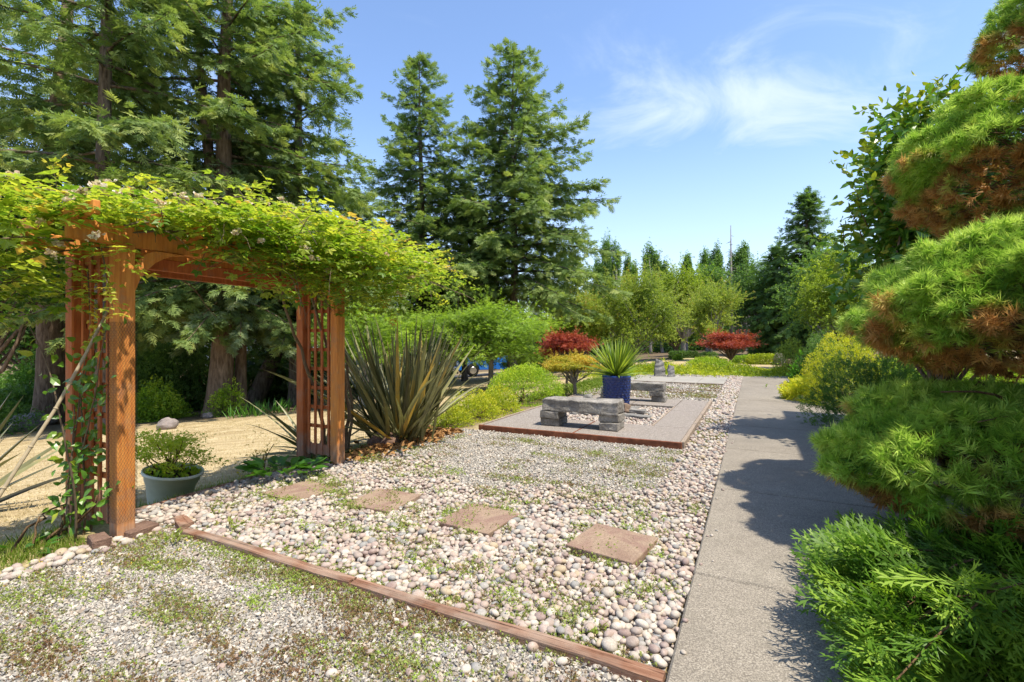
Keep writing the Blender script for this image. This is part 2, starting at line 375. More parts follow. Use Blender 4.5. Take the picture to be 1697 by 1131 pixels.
M['gravel_ground'] = groundstone('gravel_ground', GRV, 62, .65, .7, (.22, .19, .15))

# concrete path: pale, aggregate specks, stains, tooled joints across
m = MT('path_concrete'); n = m.noise(1.1, 5, .6); n2 = m.noise(140, 3, .7); n3 = m.noise(9, 6, .65)
c = m.ramp(n, [(.3, (.27, .232, .185)), (.7, (.37, .325, .265))]); c = m.mix(m.rng(n2, .40, .60, .8, 0), c, (.11, .095, .08)); c = m.mix(m.rng(n2, .6, .75, 0, .5), c, (.6, .57, .52)); c = m.mix(m.rng(n3, .50, .72, 0, .5), c, (.17, .15, .12)); c = m.mix(m.rng(m.noise(.45, 6, .7, dist=1.5), .50, .62, 0, .22), c, (.15, .135, .11))
m.bump(n2, .5, .004); M['path'] = m.done(c, .92, .15)
m = MT('aggregate_slab'); n = m.noise(1.4, 4, .6)
q = m.n('ShaderNodeTexVoronoi', feature='F1'); m.l(m.pos, q.inputs['Vector']); q.inputs['Scale'].default_value = 95
sp = m.n('ShaderNodeSeparateColor'); m.l(q.outputs['Color'], sp.inputs[0])
c = m.ramp(sp.outputs[0], [(0, (.16, .14, .12)), (.25, (.28, .235, .21)), (.5, (.38, .335, .295)), (.75, (.22, .19, .17)), (.92, (.50, .46, .42))], 'CONSTANT'); c = m.mix(m.rng(q.outputs['Distance'], .3, .6, 0, .6), c, (.21, .18, .155)); c = m.mix(m.rng(n, .35, .7, 0, .35), c, (.27, .235, .205))
m.bump(m.rng(q.outputs['Distance'], 0, .6, 1, 0), .5, .006); M['aggregate'] = m.done(c, .9, .15)
m = MT('pale_slab'); n = m.noise(1.4, 6, .6); n2 = m.noise(70, 4, .6); c = m.ramp(n, [(.3, (.27, .25, .22)), (.7, (.37, .345, .305))]); c = m.mix(m.rng(n2, .4, .6, .35, 0), c, (.2, .19, .17)); m.bump(n2, .3, .004); M['pale_slab'] = m.done(c, .9, .15)
m = MT('paver'); n = m.noise(2.6, 5, .6, dist=.6); n2 = m.noise(120, 4, .7); c = m.ramp(n, [(.3, (.27, .18, .135)), (.45, (.37, .27, .195)), (.58, (.28, .175, .14)), (.75, (.38, .30, .21))]); c = m.mix(m.rng(n2, .4, .6, .5, 0), c, (.12, .085, .06)); m.bump(n2, .7, .005); M['paver'] = m.done(c, .92, .1)

# terrain: dry lawn with greener and barer places
m = MT('lawn_ground'); n = m.noise(.35, 5, .6); n2 = m.noise(5, 6, .65); n3 = m.noise(42, 4, .7); st_ = m.noise(2.2, 4, .6, rot=(0, 0, rad(-8)), mapscale=(.16, 1.6, 1))
c = m.ramp(n2, [(.3, (.46, .36, .21)), (.55, (.60, .485, .30)), (.8, (.68, .57, .37))]); c = m.mix(m.rng(st_, .42, .66, 0, .75), c, (.33, .245, .13)); c = m.mix(m.rng(n3, .42, .62, .55, 0), c, (.22, .15, .06))
c = m.mix(m.rng(n, .64, .80, 0, .35), c, (.26, .26, .08))
gsep = m.n('ShaderNodeAttribute'); gsep.attribute_name = 'green'; c = m.mix(gsep.outputs['Fac'], c, m.ramp(n2, [(.3, (.075, .12, .02)), (.7, (.19, .24, .045))]))
so_ = m.n('ShaderNodeAttribute'); so_.attribute_name = 'soil'; c = m.mix(so_.outputs['Fac'], c, m.ramp(n2, [(.3, (.05, .036, .024)), (.7, (.14, .10, .065))]))
m.bump(n3, .6, .03); M['lawn'] = m.done(c, .98, .05)
m = MT('asphalt'); n = m.noise(120, 3, .7); c = m.ramp(n, [(.3, (.04, .04, .042)), (.7, (.09, .088, .085))]); m.bump(n, .3, .004); M['asphalt'] = m.done(c, .9, .2)
def plain(name, c, rough=.6, spec=.4, metal=0, nz=.12, sc=20):
    m = MT(name); n = m.noise(sc, 4); q = m.mix(m.rng(n, .3, .7, 0, nz), c, tuple(np.array(c)*.45)); m.b.inputs['Metallic'].default_value = metal; return m.done(q, rough, spec)
M['tub'] = plain('pale_green_plastic', (.66, .67, .56), .5, .4, 0, .2)
M['soil'] = plain('soil', (.06, .042, .03), 1, .05, 0, .6)
M['blue'] = plain('blue_glaze', (.012, .035, .17), .18, .6, 0, .3, 8)
M['net'] = plain('black_net', (.015, .015, .015), .5, .3)
M['wire'] = plain('grey_wire', (.25, .25, .24), .4, .4, .6)
M['cane'] = plain('cane', (.42, .34, .22), .7, .2, 0, .5, 30)
M['stem'] = plain('vine_stem', (.20, .15, .10), .85, .1, 0, .6, 30)
M['paint_blue'] = plain('blue_car_paint', (.012, .14, .55), .25, .6, .0, .02)
M['rubber'] = plain('rubber', (.015, .015, .015), .8, .2)
M['chrome'] = plain('chrome', (.5, .5, .5), .25, .5, .9, .05)
M['glass'] = plain('dark_glass', (.02, .03, .035), .08, .8, 0, .05)
M['lamp_w'] = plain('clear_lamp', (.7, .7, .68), .2, .6)
M['lamp_r'] = plain('red_lamp', (.35, .01, .01), .3, .5)
M['siding'] = plain('grey_siding', (.42, .46, .48), .8, .2, 0, .15, 3)
M['white'] = plain('white_paint', (.72, .73, .72), .6, .3, 0, .1, 5)
M['roofing'] = plain('roof_shingle', (.10, .095, .09), .95, .1, 0, .5, 12)
M['beige'] = plain('beige_siding', (.50, .45, .36), .8, .2, 0, .15, 3)
M['hosta'] = leafmat('hosta_leaves', ramp3((.07, .19, .02), .55, 1.8), .35, .4, .45, var=5)

# ---- small protos
def leaf(w=.5, fold=.12, bend=.0):
    return np.array([[0,0,0],[-w/2,.45,fold*w],[0,1,-bend],[w/2,.45,fold*w]]), np.array([[0,2,1],[0,3,2]])
def leaf1(w=.5, fold=.12, bend=0.):
    return np.array([[-w*.42,.1,0],[w*.55,.38,fold*w],[-.03,1,-bend]]), np.array([[0,1,2]])
def leaf6(w=.5, fold=.12, bend=.1):
    V = np.array([[0,0,0],[-w*.42,.28,fold*w],[-w*.4,.62,fold*w-bend*.4],[0,1,-bend],[w*.4,.62,fold*w-bend*.4],[w*.42,.28,fold*w],[0,.45,-bend*.1]])
    return V, np.array([[0,6,1],[1,6,2],[2,6,3],[3,6,4],[4,6,5],[5,6,0]])
def cluster(rng, n=5, w=.62, spread=.5, lf=leaf1, size=(.38, .68)):
    """n leaves thrown about a point"""
    mb = MB(); V, Fc = lf(w)
    d = rand_dirs(rng, n); d[:, 2] = d[:, 2]*.6+.1
    scatter(mb, [(V, Fc)], rand_dirs(rng, n)*spread*rng.random((n, 1)), frames(d, rng, (0, 0, 1), .55), rng.uniform(*size, n), .5, rng)
    return np.concatenate(mb.v), np.concatenate(mb.f[3])
def pinnate(rng, pairs=2, w=.6, lw=.02, lf=leaf):
    mb = MB(); V, Fc = lf(w, .14, .06)
    pos, dr = [], []
    for k in range(pairs):
        u = .25+.5*k/max(1, pairs-1)
        for sg in (-1, 1): pos.append([0, u, 0]); dr.append([sg*.9, .5, rng.uniform(-.15, .1)])
    pos.append([0, .75, 0]); dr.append([0, 1, -.15])
    pos = np.array(pos); dr = np.array(dr)
    scatter(mb, [(V, Fc)], pos, frames(dr, rng, (0, 0, 1), .85), .42, .5, rng)
    mb.add([[-lw,0,0],[lw,0,0],[0,.8,0]], [[0,1,2]])
    return np.concatenate(mb.v), np.concatenate(mb.f[3])
def spray(rng, pairs=5, w=.085, up=2, droop=.12):
    """flat conifer spray along +y: side twigs of needles, a few rising ones"""
    V, Fc = [], []
    def tri(a, b, wd, nrm):
        a = np.array(a, float); b = np.array(b, float); d = unit(b-a); sd = np.cross(d, nrm); k = len(V)
        m_ = a+(b-a)*.4
        V.extend([a-sd*wd, b, m_+sd*wd*.9]); Fc.append([k, k+2, k+1])
    for k in range(pairs):
        u = .05+.8*k/pairs; L = (.42*(1-u)+.14)*rng.uniform(.8, 1.2)
        for sg in (-1, 1):
            a = [0, u, -droop*u*u]; b = [sg*L*.8, u+L*.65, -droop*(u+L)**2+rng.uniform(-.1, .05)]
            tri(a, b, w*rng.uniform(.7, 1.1), np.array([rng.uniform(-.4, .4), 0, 1.]))
    tri([0, .0, 0], [0, 1.05, -droop*1.1], w, np.array([0, 0, 1.]))
    for k in range(up):
        u = rng.uniform(.1, .7); tri([0, u, 0], [rng.uniform(-.12, .12), u+.25, .16], w, np.array([1., 0, .3]))
    return np.array(V), np.array(Fc)
def tuft(rng, n=38, L=(.5, .78), w=.034, axis=.5):
    """a spruce shoot along +y: needles brush forward round a short twig"""
    V, Fc = [], []
    for k in range(n):
        u = rng.random()**.8*axis; th = rng.random()*6.283; ln = rng.uniform(*L); fw = rng.uniform(.35, .95) if u < axis*.9 else rng.uniform(.8, 1.6)
        d = unit([math.cos(th), fw, math.sin(th)]); a = np.array([0, u, 0]); sd = unit(np.cross(d, [math.sin(th)+.3, .2, -math.cos(th)]))*w
        q = len(V); V.extend([a-sd, a+sd, a+d*ln]); Fc.append([q, q+1, q+2])
    q = len(V); V.extend([[-.03,-.3,0],[.03,-.3,0],[0,axis,0]]); Fc.append([q, q+1, q+2])
    return np.array(V), np.array(Fc)
def fern(rng, order=3, w=.06):
    """thuja spray along +y: forked scale-leaf fronds"""
    V, Fc = [], []
    def seg(a, d, L, wd, o):
        n = np.array([rng.uniform(-.25, .25), rng.uniform(-.2, .2), 1.]); sd = unit(np.cross(d, n))*wd; b = a+d*L; k = len(V)
        V.extend([a-sd*.9, (a+b)/2+sd, b]); Fc.append([k, k+1, k+2])
        if o > 0:
            for j in range(3 if o > 1 else 2):
                u = .25+.6*j/2.; sg = 1 if (j+o) % 2 else -1
                for s2 in ((-1, 1) if o > 1 else (sg,)):
                    dd = unit(d+s2*unit(np.cross(n, d))*rng.uniform(.6, .9)+np.array([0, 0, rng.uniform(-.12, .12)]))
                    seg(a+d*L*u, dd, L*(.62-.3*u), wd*.8, o-1)
    seg(np.zeros(3), np.array([0, 1., 0]), 1.0, w*.6, order)
    return np.array(V), np.array(Fc)
_r = np.random.default_rng(3)
PR = {'cl5': [cluster(_r, 5) for _ in range(5)], 'cl6s': [cluster(_r, 6, .9, .45, leaf1, (.35, .52)) for _ in range(5)],
      'pin': [pinnate(_r) for _ in range(4)], 'pin3': [pinnate(_r, 3, .5, .02, leaf1) for _ in range(4)],
      'spray': [spray(_r) for _ in range(5)], 'spray_lo': [spray(_r, 3, .12, 1) for _ in range(4)],
      'tuft': [tuft(_r) for _ in range(5)], 'fern': [fern(_r, 2, .085) for _ in range(5)], 'mat': [cluster(_r, 4, .9, .6, leaf1, (.5, .8)) for _ in range(4)], 'fern_lo': [fern(_r, 2, .11) for _ in range(4)],
      'leaf': [leaf(.5, .15, .05), leaf(.42, .2, .1)], 'wide': [leaf6(.62, .18, .15), leaf6(.55, .1, .25)]}
PR['lacefrond'] = [pinnate(_r, 4, .34, .02, leaf1) for _ in range(4)]

# ================================================================ THE SETTING
# ---------------------------------------------------------------- terrain
ts = np.concatenate([-np.geomspace(900, 62, 14), np.arange(-60, -16, 1.5), np.arange(-16, -5.2, .35), np.arange(-5.2, -4.3, .06), np.arange(-4.3, 2, .55), np.arange(2, 40, 2.5), np.geomspace(42, 900, 14)])
ss = np.concatenate([-np.geomspace(600, 12, 12), np.arange(-10, 0, 1.), np.arange(0, 30, .4), np.arange(30, 80, 2.), np.geomspace(82, 1500, 16)])
Sg, Tg = np.meshgrid(ss, ts, indexing='ij'); X = Sg*PD[0]+Tg*RD[0]; Y = Sg*PD[1]+Tg*RD[1]; Z = hz_(X, Y)
rb = np.random.default_rng(1)
Z = Z + np.where(Tg < -4.6, (rb.random(Z.shape)-.5)*.035, 0) - np.where((Tg > -3.9), .006, 0)
ni, nj = Z.shape; idx = np.arange(ni*nj).reshape(ni, nj)
Fq = np.stack([idx[:-1, :-1], idx[1:, :-1], idx[1:, 1:], idx[:-1, 1:]], -1).reshape(-1, 4)[:, ::-1]
dL = -4.4-Tg; R_ = np.hypot(X, Y)
green = smooth(-.2, .1, dL)*smooth(1.0, .35, dL)*.9
green = np.maximum(green, smooth(19, 21, Sg)*smooth(25.5, 24, Sg)*smooth(-7.5, -4.5, Tg)*.8)
green = np.maximum(green, smooth(11, 12, Sg)*smooth(-7, -4.8, Tg)*smooth(26, 20, Sg)*(Tg < -3.8)*.7)
soil = smooth(4.3, 5, Sg)*smooth(12.5, 11.5, Sg)*smooth(1.1, .6, dL)*(dL > -.3)*.9
soil = np.maximum(soil, smooth(1.3, 1.7, Tg)*smooth(60, 40, R_))
soil = np.maximum(soil, smooth(38, 42, Y)*.85)
# needle-strewn shade under the big firs at the far left
soil = np.maximum(soil, smooth(12.5, 15.0, Y)*(X < -3.5)*smooth(-2.5, -5, X)*.8)
mk('ground', np.stack([X, Y, Z], -1).reshape(-1, 3), Fq, M['lawn'], attrs={'green': green.ravel(), 'soil': soil.ravel()}, smooth_=True)['kind'] = 'structure'

def sheet(name, pts, z, mat):
    """polygon of garden coordinates laid flat"""
    V = np.array([P(s, t, z) for s, t in pts]); n = len(V)
    o = mk(name, V, np.array([list(range(n))])[:, ::-1], mat)
    if o.data.polygons[0].normal.z < 0:
        o.data.flip_normals()
    o['kind'] = 'structure'; return o
def bnd(t):   # wavy limit between pebbles and fine gravel
    t = np.asarray(t, float); return 4.25+.22*np.cos((t+1.9)*1.7)*-1+.18*np.sin(t*3.1)+np.where(t > -1.15, (t+1.15)*.9, 0)
tt = np.linspace(-4.08, -.33, 30)
sheet('gravel_bed', [(-1, -.33)]+[(2.06, -.33), (2.06, -3.95), (1.0, -3.98), (-1, -4.02)], .002, M['gravel_ground'])
sheet('pebble_bed_ground', [(2.07, -.33), (2.0, -4.42), (4.05, -4.42)]+[(float(bnd(t)), float(t)) for t in tt if t < -.75]+[(20, -.75), (20, -.33)], .006, M['pebble_ground'])
sheet('gravel_bed', [(3.8, -.75), (3.8, -4.06), (6.46, -4.02), (6.46, -.75)], .002, M['gravel_ground'])
sheet('gravel_bed', [(11.2, -.75), (11.2, -4.0), (15.8, -4.0), (15.8, -.75)], .002, M['gravel_ground'])
sheet('gravel_bed', [(18.5, -.75), (18.5, -3.9), (20, -3.7), (20, -.75)], .002, M['gravel_ground'])

# ---------------------------------------------------------------- path: cast slabs with tooled joints, bending right at its end
path = sheet('path', [(-2.4, -.31), (-2.4, 1.5), (16.6, 1.5), (17.6, 2.0), (18.3, 3.2), (18.6, 9), (20.9, 9), (20.7, 2.2), (20.2, .5), (19.4, -.31)], .004, M['soil'])
path['_o'] = [0., 0., 0.]
def slab(pts, z0, z1, mat, parent, name='slab', bw=.011):
    b = np.array([P(s, t, z0) for s, t in pts]); q = np.array([P(s, t, z1) for s, t in pts]); n = len(pts)
    V = np.concatenate([b, q]); Fc = [np.array([list(range(n))[::-1]]), np.array([[n+i for i in range(n)]]), np.array([[i, (i+1) % n, n+(i+1) % n, n+i] for i in range(n)])]
    V, Fl = bev(V, [list(f) for a in Fc for f in a], bw)
    return mk(name, V, Fl, mat, parent)
g_ = .007
for k in range(11):
    s0 = -2.4+1.8*k; s1 = min(s0+1.8, 16.6)
    slab([(s0+g_, -.31), (s1-g_, -.31), (s1-g_, 1.5), (s0+g_, 1.5)], .005, .045, M['path'], path)
    if s1 >= 16.6: break
slab([(16.608, -.31), (19.4, -.31), (20.2, .5), (18.3, 3.2), (17.6, 2.0), (16.608, 1.5)], .005, .045, M['path'], path)
slab([(18.3, 3.21), (20.2, .51), (20.7, 2.2), (20.9, 9), (18.6, 9)], .005, .045, M['path'], path)

# ---------------------------------------------------------------- patio of aggregate slabs round a pebble opening
patio = thing('patio', P(6.45, -2.25, 0), None, None); patio['kind'] = 'structure'
def box_part(name, s0, s1, t0, t1, z0, z1, mat, parent, bw=.006, jit=0, sub=0, seed=0, smooth_=False):
    V = boxV(P((s0+s1)/2, (t0+t1)/2, (z0+z1)/2), (s1-s0, t1-t0, z1-z0)); V, Fl = bev(V, BOXF.tolist(), bw, 1, jit, sub, seed)
    return mk(name, V, Fl, mat, parent, smooth_)
for a in [(6.50, 7.62, -3.72, -2.285), (6.50, 7.62, -2.265, -.84), (7.64, 9.4, -1.36, -.84), (9.42, 11.17, -1.36, -.84), (7.64, 9.4, -3.72, -3.1), (9.42, 11.17, -3.72, -3.1), (10.0, 11.17, -3.08, -2.24), (10.0, 11.17, -2.22, -1.38)]:
    box_part('slab', *a, .0, .075, M['aggregate'], patio)
box_part('edging_board', 6.45, 6.49, -3.76, -.80, -.02, .088, M['redboard'], patio, .004, .004, 4, 1)
box_part('edging_board', 6.50, 11.2, -.825, -.775, -.02, .09, M['board'], patio, .004, .004, 6, 2)
box_part('edging_board', 6.50, 11.2, -3.76, -3.73, -.02, .09, M['board'], patio, .004, .004, 6, 3)
box_part('edging_board', 7.62, 10.0, -1.385, -1.362, -.02, .08, M['board'], patio, .003)
box_part('joint_strip', 6.50, 7.62, -2.283, -2.267, .0, .079, M['redboard'], patio, .002)
patio2 = thing('patio', P(15.8, -2.25, 0), None, None); patio2['kind'] = 'structure'
for i in range(2):
    for j in range(4):
        box_part('slab', 15.85+i*1.35, 15.85+i*1.35+1.33, -3.85+j*.77, -3.85+j*.77+.755, 0, .05, M['pale_slab'], patio2, .006)
box_part('edging_board', 15.80, 15.84, -3.9, -.78, -.02, .06, M['board'], patio2, .004)

# ---------------------------------------------------------------- pebbles and gravel
def ico(n):
    bm = bmesh.new(); bmesh.ops.create_icosphere(bm, subdivisions=n, radius=1); V = np.array([v.co[:] for v in bm.verts]); Fc = np.array([[v.index for v in f.verts] for f in bm.faces]); bm.free(); return V, Fc
def stone_protos(n, cnt, seed, amp=.16, flat=(.5, .75)):
    r = np.random.default_rng(seed); V0, Fc = ico(n); out = []
    for k in range(cnt):
        V = V0.copy()
        for _ in range(5):
            d = rand_dirs(r, 1)[0]; V = V+V0*(amp*np.sin(V0@d*2.2+r.random()*6))[:, None]*r.uniform(.2, 1)*.5
        V *= np.array([1, r.uniform(.65, .95), r.uniform(*flat)]); out.append((V/np.abs(V).max()*.5, Fc))
    return out
PB_HI = stone_protos(2, 6, 4); PB_LO = stone_protos(1, 5, 5); CHIP = []
rc = np.random.default_rng(9)
for k in range(7):
    V = np.array([[1,0,0],[-1,0,0],[0,1,0],[0,-1,0],[0,0,1],[0,0,-1]], float)*rc.uniform(.55, 1, (6, 1)); V += rc.normal(size=V.shape)*.12; V[:, 2] *= .75
    CHIP.append((V*.5, np.array([[0,2,4],[2,1,4],[1,3,4],[3,0,4],[2,0,5],[1,2,5],[3,1,5],[0,3,5]])))
def hexpts(s0, s1, t0, t1, d, r, jit=.38):
    a = np.arange(s0, s1, d*.866); b = np.arange(t0, t1, d); A, B = np.meshgrid(a, b, indexing='ij'); B = B+(np.arange(len(a)) % 2)[:, None]*d/2
    A = A.ravel()+r.uniform(-jit, jit, A.size)*d; B = B.ravel()+r.uniform(-jit, jit, B.size)*d; return A, B
def toW(s, t, z): return np.stack([s*PD[0]+t*RD[0], s*PD[1]+t*RD[1], np.broadcast_to(z, s.shape)], -1)
def stoneR(r, n):
    a = r.random(n)*6.283; d = np.stack([np.cos(a), np.sin(a), r.normal(size=n)*.22], -1); return frames(d, r, (0, 0, 1), .8)
PAV = [(3.19, -.83, 9), (3.20, -1.86, 4), (3.22, -2.80, -5), (3.10, -3.66, 6)]
r = np.random.default_rng(21)
pp = []
for lay, (d, keep) in enumerate([(.038, 1.0), (.041, .55)]):
    for (s0, s1, t0, t1, dd) in [(2.0, 5.2, -4.42, -.33, 1.0), (4.2, 9, -.75, -.33, 1.1), (9, 20, -.75, -.33, 1.5), (7.66, 9.98, -3.07, -1.4, 1.25)]:
        A, B = hexpts(s0, s1, t0, t1, d*dd, r)
        k = r.random(len(A)) < keep
        if s0 == 2.0: k &= (A > 2.12+.0*B) & ((B > -4.1) | (A < 4.05)) & (A < bnd(B)+r.normal(size=len(A))*.07)
        if s0 == 4.2: k &= (A >= 5.2) | (A > bnd(B))
        if s0 == 7.66: k &= ~((np.hypot(A-9.35, B+2.4) < .42))
        for (ps, pt, _) in PAV:
            k &= ~((np.abs(A-ps) < .235) & (np.abs(B-pt) < .235))
        A, B = A[k], B[k]; pp.append(np.stack([A, B, np.full(len(A), lay), np.full(len(A), dd)], -1))
# flattish larger stones along the edge beside the moss, and strays on the gravel
A, B = hexpts(.7, 2.0, -4.0, -3.80, .06, r); pp.append(np.stack([A, B, np.zeros(len(A)), np.full(len(A), 1.4)], -1))
n = 260; A = r.uniform(.9, 2.05, n); B = -.33-np.abs(r.normal(size=n))*.5; pp.append(np.stack([A, B, np.zeros(n), np.full(n, .9)], -1))
n = 26; A = r.uniform(2.2, 9, n); B = -.30+np.abs(r.normal(size=n))*.09; pp.append(np.stack([A, B, np.full(n, 2.2), np.full(n, .6)], -1))
n = 90; A = r.uniform(.6, 2.0, n); B = r.uniform(-3.8, -.5, n); pp.append(np.stack([A, B, np.zeros(n), np.full(n, .6)], -1))
n = 260; A = 4.2+np.abs(r.normal(size=n))*.6; B = r.uniform(-4, -.8, n); pp.append(np.stack([A, B, np.zeros(n), np.full(n, .8)], -1))
pp = np.concatenate(pp); n = len(pp)
size = .042*r.lognormal(0, .26, n)*np.minimum(pp[:, 3], 1.7)*np.where(pp[:, 0] > 3.6, .9, 1)
size = np.clip(size, .018, .078)
pos = toW(pp[:, 0], pp[:, 1], .006+size*.2+pp[:, 2]*.017)
Rm = stoneR(r, n); tin = r.random(n)
inview = (pos[:, 1] > 1.95) & (pos[:, 1] < 60)
depth = pos[:, 1]
order = np.argsort(np.where(inview & (np.abs(pos[:, 0]/depth*F+CX-848) < 848), size/depth, 0))[::-1]
big = order[:300]; rest = np.ones(n, bool); rest[big] = False
pebbed = thing('pebble_bed', P(3.2, -2.2, .006), None, None); pebbed['kind'] = 'structure'; pbo = np.array(pebbed['_l'])
pmesh = []
for V, Fc in PB_HI:
    me = bpy.data.meshes.new('pebble'); me.from_pydata(V.tolist(), [], Fc.tolist()); me.polygons.foreach_set('use_smooth', [True]*len(Fc)); me.materials.append(M['pebble']); pmesh.append(me)
from mathutils import Matrix
for k, i in enumerate(big):
    o = bpy.data.objects.new('pebble', pmesh[k % 6]); COL.objects.link(o); o.parent = pebbed
    mt = np.eye(4); mt[:3, :3] = Rm[i]*size[i]; mt[:3, 3] = pos[i]-pbo; o.matrix_local = Matrix(mt.tolist())
near = rest & (depth < 3.9); mb = MB()
scatter(mb, PB_HI, pos[near], Rm[near], size[near], tin[near], r)
o = mb.build('pebbles', M['pebble'], pebbed, True); o['kind'] = 'stuff'
mb = MB(); fr = rest & (depth >= 3.9); scatter(mb, PB_LO, pos[fr], Rm[fr], size[fr], tin[fr], r)
o = mb.build('pebbles', M['pebble'], pebbed, True); o['kind'] = 'stuff'
NP = n
# gravel chips
mb = MB(); 
for (s0, s1, t0, t1, d, sz) in [(1.0, 2.05, -3.95, -.33, .0155, .0185), (0.2, 1.0, -4.0, -1.4, .019, .020), (3.95, 6.44, -4.02, -.76, .026, .024), (11.2, 15.8, -3.95, -.78, .07, .05), (18.5, 20, -3.6, -.78, .08, .05)]:
    A, B = hexpts(s0, s1, t0, t1, d, r, .5)
    k = (A*PD[1]+B*RD[1] > 1.8)
    if s0 == 3.95: k &= A > bnd(B)-.06+r.normal(size=len(A))*.08
    A, B = A[k], B[k]; m_ = len(A); szv = sz*r.lognormal(0, .3, m_)
    a = r.random(m_)*6.283
    scatter(mb, CHIP, toW(A, B, .003+szv*.2), frames(np.stack([np.cos(a), np.sin(a), r.normal(size=m_)*.4], -1), r, (0, 0, 1), .4), szv, r.random(m_), r)
o = mb.build('gravel', M['chip']); o['kind'] = 'stuff'

# ---------------------------------------------------------------- stepping pavers
pl = ['rough brown paver nearest the concrete path, the largest looking of the four', 'reddish brown paver second from the concrete path among the pebbles', 'sand coloured paver third from the concrete path among the pebbles', 'dusky paver nearest the arbor, half sunk among pebbles']
for k, (ps, pt, a) in enumerate(PAV):
    ca, sa = math.cos(rad(a)), math.sin(rad(a)); ax = np.array([PD*ca+RD*sa, RD*ca-PD*sa, [0, 0, 1]])
    top = (.062, .05, .045, .036)[k]
    V = boxV(P(ps, pt, top-.025), (.46, .46, .05), ax); V, Fl = bev(V, BOXF.tolist(), .007, 2, .004, 3, k)
    o = mk('paver', V, Fl, M['paver'], loc=P(ps, pt, 0)); tag(o, pl[k], 'paver', 'stepping pavers across the pebbles')

# ---------------------------------------------------------------- timbers
def timber(name, a, b, w, h, mat, parent=None, seed=0, z0=0., amp=.006):
    """a long old timber from a to b (garden coords), slightly bowed and split"""
    a3, b3 = P(*a, z0+h/2), P(*b, z0+h/2); d = b3-a3; L = np.linalg.norm(d); d /= L; sd = np.array([d[1], -d[0], 0])
    k = max(3, int(L/.09)); r = np.random.default_rng(seed); V = []; sec = np.array([[-1,-1],[-1,.75],[-.8,1],[-.25,1.02],[-.2,.9],[.15,1],[.8,.97],[1,.72],[1,-1]])*[w/2, h/2]
    ph = r.random(4)*6
    for i in range(k+1):
        u = i/k; c = a3+d*L*u+sd*amp*math.sin(u*5+ph[0])+np.array([0, 0, amp*.6*math.sin(u*7+ph[1])])
        wob = 1+.05*math.sin(u*23+ph[2])+r.normal()*.018
        for q in sec: V.append(c+sd*q[0]*wob+np.array([0, 0, q[1]*(1+r.normal()*.03)]))
    ns = len(sec); i = np.arange(k)[:, None]*ns; j = np.arange(ns)[None]; j2 = (j+1) % ns
    Fq = np.stack([i+j, i+j2, i+ns+j2, i+ns+j], -1).reshape(-1, 4)
    return mk(name, V, [Fq, np.array([list(range(ns))[::-1], [k*ns+q for q in range(ns)]])], mat, parent)
tb = thing('timber_edging', P(2.06, -2.1, 0), 'long weathered brown timber edging between pebbles and fine gravel in front', 'edging')
timber('timber', (2.08, -3.62), (2.07, -2.02), .066, .048, M['timber'], tb, 1)
timber('timber', (2.065, -2.0), (2.03, -.32), .066, .045, M['timber'], tb, 2)
o = timber('timber_edging', (2.20, -3.90), (2.12, -3.68), .09, .06, M['timber'], None, 3, amp=.002); tag(o, 'short brown timber stub between arbor post and long timber edging', 'edging')
o = timber('timber_edging', (.2, -4.44), (1.70, -4.40), .05, .10, M['board'], None, 4, -.10, .004); tag(o, 'grey weathered board edging along the lawn left of the arbor', 'edging')
o = timber('timber_edging', (2.05, -4.46), (3.8, -4.46), .05, .10, M['timber'], None, 5, -.07, .006); tag(o, 'shaded dark board edging between the arbor posts beside the pale tub', 'edging')

# ================================================================ ARBOR
Bp, Dp, Ap, Cp = (1.85, -3.96), (3.96, -4.10), (1.83, -4.53), (3.95, -4.62)
arb = thing('garden_arbor', P(2.9, -4.25, 0), 'orange stained wooden arbor with lattice sides under a climbing rose', 'arbor')
def beam3(name, a, b, w, h, mat, parent, up=(0, 0, 1), bw=.005, jit=.0015):
    a, b = np.array(a, float), np.array(b, float); d = b-a; L = np.linalg.norm(d); d /= L; up = np.array(up, float); sd = unit(np.cross(d, up)); u2 = np.cross(sd, d)
    V = boxV((a+b)/2, (L, w, h), np.array([d, sd, u2])); V, Fl = bev(V, BOXF.tolist(), bw, 1, jit, 0, int(abs(a[0]*100)))
    return mk(name, V, Fl, mat, parent)
pw = .112
for (s, t), zt in ((Bp, 2.06), (Dp, 2.06), (Ap, 2.02), (Cp, 2.02)):
    zb = .03 if t > -4.2 else -.18
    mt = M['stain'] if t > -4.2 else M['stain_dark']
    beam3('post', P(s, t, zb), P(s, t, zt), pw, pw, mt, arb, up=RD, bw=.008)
for fs, (q0, q1) in ((.0, (Bp, Dp)), (0, (Ap, Cp))):
    a = P(q0[0]-.32, q0[1]+.02, 2.12 if q0 is Bp else 2.08); b = P(q1[0]+.34, q1[1]-.02, 2.12 if q0 is Bp else 2.08)
    beam3('beam', a, b, .045, .14, M['stain'], arb)
    off = RD*(pw/2+.022)*(1 if q0 is Bp else -1)
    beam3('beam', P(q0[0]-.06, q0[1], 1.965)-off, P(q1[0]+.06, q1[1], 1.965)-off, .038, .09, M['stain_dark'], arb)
for k, s in enumerate(np.linspace(1.6, 4.2, 8)):
    t0 = -3.72; beam3('rafter', P(s, t0, 2.235), P(s, -4.9, 2.215), .04, .09, M['stain'], arb)
